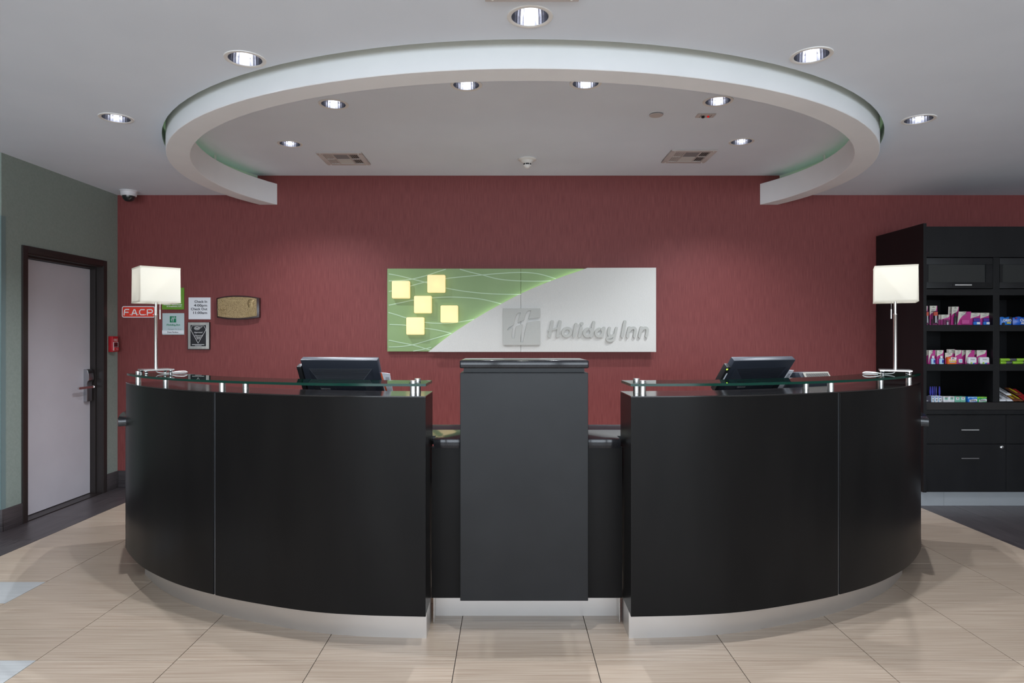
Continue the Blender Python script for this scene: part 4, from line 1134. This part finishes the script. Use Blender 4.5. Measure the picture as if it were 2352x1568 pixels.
# ------------------------------------------------------------------ goods on the shelves
S1, S2, S3 = CZf(746), CZf(836), CZf(923.5)
M_PINK = mat('magenta_card', (.46, .030, .22), .45)
M_CREAM = mat('cream_card', (.66, .64, .55), .5)
M_CLEAR = clear_sheet('clear_blister', (.93, .90, .93), 1.35)
M_PURP = mat('purple_plastic', (.075, .035, .30), .35)
M_BLUE = mat('bright_blue_wrap', (.015, .17, .62), .3)
M_LBLUE = mat('light_blue_gel', (.30, .50, .68), .3)
M_NAVY = mat('royal_blue_plastic', (.035, .035, .32), .35)
M_GRN = mat('green_pack', (.03, .38, .10), .35)
M_MINT = mat('mint_green_pack', (.16, .46, .33), .4)
M_LIME = mat('lime_green_wrap', (.27, .52, .04), .3)
M_YEL = mat('yellow_print', (.70, .55, .03), .4)
M_BROWN = mat('brown_wrap', (.16, .055, .025), .35)
M_CRIM = mat('crimson_wrap', (.38, .02, .025), .3)
M_LORNG = mat('orange_box_print', (.78, .14, .02), .45)
M_CORAL = mat('coral_plastic', (.62, .10, .055), .4)
M_WHT = mat('white_pack', (.74, .74, .76), .45)
def pack_root(name, label, cat, px0, px1, d, zs, group):
    px0, px1 = QX(px0), QX(px1)
    return thing(name, label, cat, (PX((px0 + px1) / 2, d), d, zs), 0, group)
def blister(px0, px1, ytop, d, zs, label, content, brand=None, lean=0.0, hdr='full'):
    r = pack_root('blister_pack', label, 'blister pack', px0, px1, d, zs, 'magenta blister packs on the shelves')
    px0, px1 = QX(px0), QX(px1)
    w = (px1 - px0) * d / F; h = PZ(ytop, d) - zs
    sh = lambda x, z: (x + lean * z, z)
    tl = 0.0
    card = [sh(-w / 2, 0), sh(w / 2, 0), sh(w / 2, h), sh(-w / 2, h)]
    MB().prism(card, 0, .0022, 'xz').build('card', M_PINK, r, smooth=False)
    zc = h * .60
    head = [(-w / 2, h * (.50 if hdr == 'full' else .12)), (-w * .38, zc * .96), (-w * .05, zc + h * .06), (w * .28, zc + h * .14), (w * .40, zc + h * .26), (w * .42, h)] + [(-w / 2, h)]
    if hdr == 'swoop': head = [(-w / 2, h * .05), (-w * .36, h * .42), (-w * .18, h * .66), (w * .02, h * .82), (w * .12, h)] + [(-w / 2, h)]
    MB().prism([sh(*p) for p in head], -.0005, 0, 'xz').build('header_print', M_CREAM, r, smooth=False)
    hole = [sh(x, z) for x, z in ((-w * .18, h * .915), (w * .18, h * .915), (w * .18, h * .94), (w * .05, h * .94), (0, h * .965), (-w * .05, h * .94), (-w * .18, h * .94))]
    MB().prism(hole, -.0008, 0, 'xz').build('hang_slot', M_BLKP, r, smooth=False)
    else_lines = not brand and w > .05
    if else_lines:
        for k in range(2): MB().prism([sh(-w * .28, h * (.80 - .07 * k)), sh(w * .16, h * (.80 - .07 * k)), sh(w * .16, h * (.825 - .07 * k)), sh(-w * .28, h * (.825 - .07 * k))], -.0009, 0, 'xz').build('print_line', M_INKG, r, smooth=False)
    if brand: text(brand, h * .115, M_INKG, r, PX((px0 + px1) / 2, d) + lean * h * .8 - w * .04, d - .0005, zs + h * .80, 'CENTER')
    content(r, w, h, sh)
    return r
def ob(r, name, m, x0, x1, y0, y1, z0, z1, bev=.002):
    return MB().box(x0, x1, y0, y1, z0, z1).build(name, m, r, bevel=bev, seg=1)
def bottle(r, m, capm, x, rad, z0, zsh, zcap, sq=.6, y=-.014):
    mb = MB(); mb.lathe([(0, 0), (rad, 0), (rad, zsh * .9 - z0), (rad * .45, zsh - z0), (0, zsh - z0)], seg=14, cap=False)
    mb.xform(Matrix.Translation((x, y, z0)) @ Matrix.Diagonal((1, sq, 1, 1))); b = mb.build('bottle', m, r)
    mb = MB(); mb.lathe([(0, 0), (rad * .52, 0), (rad * .48, zcap - zsh), (0, zcap - zsh)], seg=12, cap=False)
    mb.xform(Matrix.Translation((x, y, zsh)) @ Matrix.Diagonal((1, max(sq, .8), 1, 1))); mb.build('bottle_cap', capm, b)
    return b
def c_lighter(r, w, h, sh):
    ob(r, 'tube', M_BLKP, -w * .10, w * .36, -.018, -.004, h * .10, h * .50); ob(r, 'tube_cap', M_CORAL, -w * .12, w * .38, -.020, -.004, h * .48, h * .68)
    ob(r, 'tube_label', M_WHT, w * .06, w * .22, -.0195, -.0175, h * .12, h * .5, 0)
    ob(r, 'blister', M_CLEAR, -w * .4, w * .46, -.022, 0, h * .04, h * .72, .004)
def c_balm(r, w, h, sh):
    ob(r, 'stick', M_WHT, w * .05, w * .20, -.014, -.003, h * .0, h * .40); ob(r, 'stick_band', M_BLKP, w * .05, w * .20, -.0145, -.003, h * .30, h * .38, 0)
    ob(r, 'blister', M_CLEAR, -w * .2, w * .35, -.018, 0, 0, h * .5, .003)
def c_spray(r, w, h, sh):
    bottle(r, mat('dark_bottle', (.02, .025, .025), .3), M_BLKP, 0.0, w * .22, h * .03, h * .48, h * .66)
def c_clam(r, w, h, sh):
    ob(r, 'shell', mat('magenta_shell', (.52, .07, .28), .3), -w * .22, w * .36, -.020, 0, h * .05, h * .42, .005)
def c_deo(r, w, h, sh):
    ob(r, 'stick_cap', M_PURP, -w * .28, w * .30, -.024, -.003, h * .28, h * .56, .006); ob(r, 'stick', M_BLUE, -w * .30, w * .32, -.024, -.003, 0, h * .28, .004)
    ob(r, 'stick_label', M_WHT, -w * .05, w * .26, -.0247, -.023, h * .06, h * .24, 0)
def c_gel(r, w, h, sh):
    b = bottle(r, M_LBLUE, M_WHT, w * .05, w * .34, 0, h * .42, h * .60)
    ob(b, 'bottle_label', M_NAVY, w * .02, w * .24, -.0285, -.0215, h * .10, h * .30, 0)
def c_none(r, w, h, sh): pass
def c_grey(r, w, h, sh):
    ob(r, 'item', M_WHT, -w * .06, w * .42, -.016, -.001, h * .08, h * .36, .002); ob(r, 'item_print', M_LBLUE, w * .04, w * .3, -.0168, -.0155, h * .14, h * .30, 0)
def c_pads(r, w, h, sh):
    ob(r, 'wrapped_pads', M_WHT, -w * .42, w * .52, -.038, -.001, 0, h * .50, .008)
    x, d_, z = 0, 0, 0
    ob(r, 'print_patch', M_LIME, -w * .22, -w * .06, -.0388, -.0375, h * .02, h * .14, 0); ob(r, 'print_patch', M_BLUE, w * .06, w * .2, -.0388, -.0375, h * .01, h * .10, 0)
    ob(r, 'print_patch', M_PINK, w * .2, w * .46, -.0388, -.0375, h * .01, h * .10, 0)
def c_pads_t(brand):
    def f(r, w, h, sh):
        c_pads(r, w, h, sh)
        b = Vector(ROOT[r.name]); text(brand, h * .12, M_INK, r, b.x, b.y - .0385, b.z + h * .30, 'CENTER')
    return f
GD = 5.545
QX = lambda p: 2126 + (p - 2126) * 0.968 if p < 2285 else p      # goods stand just behind the face frame
blister(2120.0, 2131.3, 702.5, GD, S1, 'tall magenta pack partly behind the cabinet side on the top shelf', c_lighter)
blister(2135.8, 2153.6, 702, GD, S1, 'tall magenta pack holding an orange capped tube on the top shelf', c_lighter, None)
for k in range(3):
    blister(2154 + k * 3.2, 2172 + k * 3.2, 722.4, GD + .022 - .006 * k, S1, ['short cream topped pack at the very back of the lip balm fan', 'short cream topped pack second from the back of the lip balm fan', 'short cream topped pack just behind the front lip balm pack'][k], c_none)
blister(2163, 2184.5, 722.4, GD, S1, 'short cream topped pack with a white lip balm stick, front of its fan', c_balm, None)
blister(2178.0, 2196, 704.2, GD + .05, S1, 'tall magenta pack behind the black spray bottle pack, top shelf', c_none, None, .05)
blister(2186.0, 2203, 704, GD + .02, S1, 'tall magenta pack with a black spray bottle, top shelf', c_spray, None, .05)
blister(2201.0, 2231, 715.4, GD, S1, 'wide magenta clamshell pack leaning on the top shelf', c_clam, None, .10, 'swoop')
blister(2231.5, 2256.5, 718.2, GD + .004, S1, 'cream topped pack with a purple deodorant stick beside the clamshell', c_deo, None, .03)
blister(2255.0, 2278.5, 718.2, GD, S1, 'cream topped pack with a purple deodorant stick next to the bare shelf end', c_deo, None, .03)
# acrylic tray in front of the top shelf goods
r = pack_root('acrylic_tray', 'low clear acrylic divider tray on the top shelf', 'tray', 2126, 2176, CD + .042, S1, None)
w = (2178 - 2126.5) * CD / F
ob(r, 'front_wall', M_ACRYL, -w / 2, w / 2, -.010, -.008, 0, .050, 0)
for k in range(4): ob(r, 'divider', M_ACRYL, -w / 2 + w * (k + .2) / 4, -w / 2 + w * (k + .2) / 4 + .0015, -.008, .020, 0, .048, 0)

def pouch(px0, px1, ytop, d, zs, m, label, group, deco, slant=0.0):
    r = pack_root('snack_bag', label, 'snack bag', px0, px1, d, zs, group)
    w = (px1 - px0) * d / F; h = PZ(ytop, d) - zs
    nx, nz = 10, 7
    mb = MB(); vs = []
    for sgn in (-1, 1):
        for j in range(nz + 1):
            for i in range(nx + 1):
                u, v = i / nx, j / nz
                bulge = (math.sin(math.pi * u) * math.sin(math.pi * (.12 + .8 * v))) ** .6 * .020
                vs.append((-w / 2 + w * u + slant * h * v, sgn * bulge, h * v - (.004 * math.sin(u * 11 + px0) if j == nz else 0)))
    fs = []
    for k in range(2):
        b = k * (nx + 1) * (nz + 1)
        for j in range(nz):
            for i in range(nx):
                a = b + j * (nx + 1) + i
                fs.append((a, a + 1, a + nx + 2, a + nx + 1))
    mb.add(vs, fs)
    mb.build('bag', m, r, angle=60)
    deco(r, w, h)
    return r
def deco_oreo(r, w, h):
    b = Vector(ROOT[r.name])
    text('OREO', h * .42, M_WHT, r, b.x - w * .04, b.y - .0225, b.z + h * .46, 'CENTER', bold=.001, sx=.95)
    text('mini', h * .30, M_YEL, r, b.x + w * .10, b.y - .0225, b.z + h * .20, 'CENTER', bold=.0015)
    for (cx, cz) in ((-.30, .14), (.30, .88)):
        m = MB(); m.lathe([(0, .003), (.011, .003), (.012, 0)], seg=12); m.xform(Matrix.Translation((w * cx, -.016, h * cz)) @ Matrix.Rotation(math.pi / 2, 4, 'X')); m.build('cookie_print', M_BLKP, r)
def deco_chips(r, w, h):
    b = Vector(ROOT[r.name])
    text('Chips', h * .44, M_WHT, r, b.x + w * .05, b.y - .0225, b.z + h * .46, 'CENTER', bold=.001)
    text('Ahoy!', h * .36, M_WHT, r, b.x + w * .08, b.y - .0225, b.z + h * .12, 'CENTER', bold=.001)
    m = MB().prism([(-w * .42, h * .92), (-w * .28, h * .92), (-w * .38, h * .72)], -.0155, -.012, 'xz'); m.build('red_corner_print', M_CRIM, r, smooth=False)
pouch(2296.5, 2323, 728.5, GD - .02, S1, M_BLUE, 'blue bag of mini chocolate sandwich cookies on the top shelf', 'blue cookie bags', deco_oreo)
pouch(2326, 2364, 728, GD - .02, S1, mat('deep_blue_wrap', (.012, .11, .55), .3), 'deep blue chocolate chip cookie bag on the top shelf', 'blue cookie bags', deco_chips)
pouch(2318, 2336, 729.5, GD + .03, S1, mat('indigo_wrap', (.02, .04, .33), .3), 'dark indigo snack bag tucked behind the two cookie bags', 'blue cookie bags', lambda r, w, h: None)

# second shelf
for k, (a, b) in enumerate(((2126.4, 2139), (2147, 2160))):
    blister(a, b, 804, GD + .035, S2, ['cream topped magenta pack behind the hand gel pack at the cabinet side', 'cream topped magenta pack between and behind the two hand gel packs'][k], c_none, None)
blister(2132.5, 2148, 804, GD, S2, 'magenta pack with a blue hand gel bottle, its cream print sweeping down', c_gel, None, .03, 'swoop')
blister(2152, 2168, 804, GD, S2, 'magenta pack with a blue hand gel bottle under a rounded cream header', c_gel, None, .03)
for k in range(2):
    blister(2176 + 4 * k, 2196 + 3 * k, 802 + k, GD + .05 - .012 * k, S2, ['cream pack rearmost behind the orange medicine box, second shelf', 'cream pack directly behind the orange medicine box, second shelf'][k], c_none)
def c_dayquil(r, w, h, sh):
    z1 = h * .62
    bx = ob(r, 'medicine_box', M_LORNG, -w * .42, w * .62, -.030, -.002, 0, z1, .001)
    ob(bx, 'white_print', M_WHT, -w * .08, w * .60, -.0306, -.0298, z1 * .70, z1 * .97, 0)
    ob(bx, 'yellow_print', M_YEL, -w * .34, w * .60, -.0307, -.0298, z1 * .34, z1 * .46, 0)
    ob(bx, 'blue_print', M_LBLUE, -w * .22, w * .46, -.0308, -.0298, z1 * .22, z1 * .32, 0)
    m = MB().prism([(w * .06, z1 * .92), (w * .30, z1 * .92), (w * .36, z1 * .82), (w * .18, z1 * .66), (0, z1 * .82)], -.0312, -.030, 'xz'); m.build('grey_emblem', M_INKG, bx, smooth=False)
    b = Vector(ROOT[r.name]); text('DayQuil', z1 * .30, M_WHT, r, b.x + w * .12, b.y - .0308, b.z + z1 * .50, 'CENTER', bold=.0008)
blister(2172, 2191.5, 810, GD, S2, 'cream pack with an orange cold medicine box, second shelf', c_dayquil, 'DayQuil')
blister(2196, 2211.8, 803.6, GD + .002, S2, 'magenta pack with a small silver box below a cream header, second shelf', c_grey, None)
blister(2212, 2224, 804, GD + .035, S2, 'magenta pack wedged between the silver box pack and white pads, second shelf', c_none)
blister(2220, 2240.5, 804, GD, S2, 'magenta pack with white wrapped pads next to the wedged pack', c_pads_t('Kotex'), 'Kotex', .06, 'swoop')
blister(2238, 2249, 804.5, GD + .04, S2, 'cream edged pack standing between the two packs of white pads', c_none)
blister(2247, 2270.5, 804, GD, S2, 'magenta pack with white wrapped pads by the bare shelf end', c_pads_t('Kotex'), 'Kotex', .02)
def roll(px0, px1, yc, d, m1, m2, label, rad, split):
    zc = PZ(yc, d)
    r = thing('candy_roll', label, 'candy', (PX((px0 + px1) / 2, d), d, zc - rad), 0, 'green wrapped candy rolls')
    w = (px1 - px0) * d / F
    def cyl(x0, x1, m, nm, rr):
        mb = MB(); mb.tube([(x0, 0, rad), (x0 + .004, 0, rad), ((x0 + x1) / 2, 0, rad), (x1 - .004, 0, rad), (x1, 0, rad)], [rr * .8, rr, rr * .97, rr, rr * .8], 10); mb.build(nm, m, r)
    xs = -w / 2 + w * split
    cyl(-w / 2, xs, m1, 'wrapper', rad); cyl(xs + .0005, w / 2, m2, 'dark_print_end', rad * .97)
M_GREYW = mat('black_silver_wrap', (.09, .09, .10), .3)
R1 = .0125
blisz = lambda k: 836 - (R1 * (1 + 2 * k) * F / (GD - .02))
roll(2296.5, 2323, blisz(0) , GD - .02, M_LIME, M_GREYW, 'green candy roll lying on the second shelf beside the stile, lower of two', R1, .50)
roll(2296.5, 2333, blisz(1) - .0, GD - .02, M_LIME, M_GREYW, 'green candy roll on top of another, beside the stile', R1, .60)
roll(2325, 2358, blisz(0), GD - .02, M_LIME, M_GREYW, 'green candy roll lying on the second shelf away from the stile, lower of two', R1, .72)
roll(2334, 2370, blisz(1), GD - .02, M_LIME, M_GREYW, 'green candy roll on top of another, away from the stile', R1, .60)

# third shelf: brushes in boxes, mints, gum, candy bars
def pbox(px0, px1, ytop, d, zs, m, label, group, deco=None, depth=.045, name='mint_box', cat='box'):
    r = pack_root(name, label, cat, px0, px1, d, zs, group)
    w = (QX(px1) - QX(px0)) * d / F; h = PZ(ytop, d) - zs
    ob(r, 'carton', m, -w / 2, w / 2, 0, depth, 0, h, .001)
    if deco: deco(r, w, h)
    return r
def deco_white(r, w, h):
    ob(r, 'blue_print', M_NAVY, -w * .2, w * .35, -.0006, .0005, h * .72, h * .88, 0)
    ob(r, 'grey_print', M_INKG, -w * .1, w * .3, -.0006, .0005, h * .18, h * .5, 0)
    ob(r, 'pale_print', M_LBLUE, -w * .5, -w * .25, -.0006, .0005, 0, h, 0)
for (a, b, lab) in ((2139.7, 2146.3, 'small white carton below the clustered blue brush handles'), (2147.2, 2155.5, 'small white carton between two others below the blue brushes'), (2156, 2164, 'small white carton below the lone blue brush handle')):
    pbox(a, b, 909, GD - .01, S3, M_WHT, lab, 'small white cartons', deco_white, name='toothbrush_carton', cat='carton')
pbox(2127, 2139, 909.3, GD - .005, S3, mat('dark_navy_carton', (.035, .03, .05), .4), 'dark navy carton at the cabinet side on the lowest shelf', None, lambda r, w, h: ob(r, 'silver_print', M_RAISED, -w * .4, -w * .1, -.0006, .0005, h * .1, h * .25, 0), name='toiletry_carton', cat='carton')
def brush(px, d, zs, label, yaw=0):
    z0 = PZ(908.5, d); z1 = PZ(887, d)
    r = thing('plastic_brush', label, 'brush', (PX(QX(px), d), d, zs), yaw, 'blue plastic brushes')
    h0 = z0 - zs; H1 = z1 - zs
    prof = [(-.0055, h0), (-.0045, h0 + .006), (-.0068, h0 + .020), (-.0075, h0 + .036), (-.0055, h0 + .055), (-.0052, H1 - .008), (-.0032, H1 - .002), (0, H1)]
    poly = prof + [(-x, z) for x, z in prof[-2::-1]]
    MB().prism(poly, -.003, .003, 'xz').build('handle', M_NAVY, r, bevel=.001, seg=1)
    m = MB(); m.lathe([(0, .0042), (.0022, .0042), (.0022, 0)], seg=8); m.xform(Matrix.Translation((0, .0005, H1 - .0065)) @ Matrix.Rotation(math.pi / 2, 4, 'X')); m.build('hang_hole', M_BLKP, r)
    MB().box(-.008, .008, -.004, .004, 0, h0).build('head', M_NAVY, r, bevel=.001, seg=1)
for px, d, yw, lab in ((2137, GD + .06, 0, 'blue brush handle at the cabinet side end of its row'), (2142.3, GD + .055, 0, 'broad blue brush handle second from the cabinet side'), (2146.8, GD + .075, .9, 'blue brush handle half hidden behind its neighbours'),
                     (2150.7, GD + .06, 1.2, 'blue brush handle turned edge on'), (2158.8, GD + .06, 0, 'blue brush handle standing alone')):
    brush(px, d, S3, lab, yw)
def deco_mint(r, w, h):
    ob(r, 'round_print', M_MINT if r['label'].startswith('white') else M_WHT, -w * .28, w * .30, -.0006, .0005, h * .40, h * .82, 0)
    ob(r, 'red_print', M_CRIM, -w * .25, w * .35, -.0007, .0005, h * .84, h * .92, 0)
    ob(r, 'dark_print', M_INKG, -w * .16, w * .18, -.0008, .0005, h * .52, h * .72, 0)
    ob(r, 'base_print', M_INKG, -w * .3, w * .3, -.0006, .0005, h * .18, h * .24, 0)
for (a, b, m, lab) in ((2168.4, 2181.2, M_WHT, 'white mint box beside the brush cartons'), (2181.7, 2194.5, M_WHT, 'white mint box beside the green mint boxes'),
                       (2196, 2207.9, M_MINT, 'green mint box beside the white mint boxes'), (2208.4, 2221, M_MINT, 'green mint box beside the blue gum')):
    pbox(a, b, 910.2, GD - .012, S3, m, lab, 'mint boxes on the lowest shelf', deco_mint)
def deco_extra(m2):
    def f(r, w, h):
        b = Vector(ROOT[r.name])
        poly = [(-w * .5, h), (-w * .5, h * .62), (-w * .2, h * .88), (w * .05, h * .70), (w * .25, h * .9), (w * .5, h * .78), (w * .5, h)]
        MB().prism(poly, -.0006, .0004, 'xz').build('wave_print', m2, r, smooth=False)
        MB().prism([(-w * .32, h * .02), (w * .5, h * .10), (w * .5, h * .55), (w * .3, h * .6), (-w * .32, h * .42)], -.0007, .0004, 'xz').build('white_band', M_WHT, r, smooth=False)
        o = text('Extra', h * .56, M_INK, r, b.x + w * .06, b.y - .0008, b.z + h * .16, 'CENTER', bold=.0006, sx=.92)
    return f
pbox(2226.5, 2248.3, 911, GD - .012, S3, M_BLUE, 'blue box of chewing gum on the lowest shelf', 'chewing gum boxes', deco_extra(M_LBLUE), name='gum_box')
pbox(2249, 2271, 911, GD - .012, S3, M_GRN, 'green box of chewing gum on the lowest shelf', 'chewing gum boxes', deco_extra(M_LIME), name='gum_box')
def bar(px, d, zs, m, m2, label, length, w, pitch, lift, skew=0.0):
    r = thing('candy_bar', label, 'candy bar', (PX(px, d), d, zs), math.radians(skew), 'candy bars fanned on the lowest shelf')
    M = Matrix.Translation((0, 0, .008 + lift)) @ Matrix.Rotation(math.radians(pitch), 4, 'X')
    pr = [(-w / 2, 0), (-w / 2 + .007, -.007), (w / 2 - .007, -.007), (w / 2, 0), (w / 2 - .007, .008), (-w / 2 + .007, .008)]
    b = MB().prism(pr, .010, length - .010, 'xz').xform(M).build('wrapper', m, r)
    for (y0, y1) in ((0, .0105), (length - .0105, length)):
        MB().box(-w / 2 * .96, w / 2 * .96, y0, y1, -.0008, .0008).xform(M).build('crimped_end', m, b)
    if m2: MB().box(-w * .16, w * .22, length * .2, length * .8, .0078, .0088).xform(M).build('name_print', m2, b)
bar(2304.5, CD + .014, S3, M_WHT, M_INKG, 'white wrapped candy bar next to the stile', .170, .056, 20, .0)
bar(2320.5, CD + .014, S3, M_WHT, M_INKG, 'white wrapped candy bar against the brown ones', .170, .054, 20, .0)
bar(2334, CD + .014, S3, M_BROWN, M_YEL, 'brown candy bar with yellow print against the white ones', .170, .040, 20, .0)
bar(2346, CD + .014, S3, M_BROWN, M_YEL, 'brown candy bar with yellow print beside the crimson one', .170, .040, 20, .0)
bar(2362, CD + .016, S3, M_CRIM, None, 'crimson candy bar at the outer end of the fan', .200, .060, 26, .0)
for px, mm, mp, lab in ((2318, M_WHT, M_INKG, 'white wrapped candy bar laid across the backs of the white ones'), (2341, M_BROWN, M_YEL, 'brown candy bar laid across the backs of the brown ones')):
    bar(px, CD + .075, S3, mm, mp, lab, .150, .046, 20, .045)
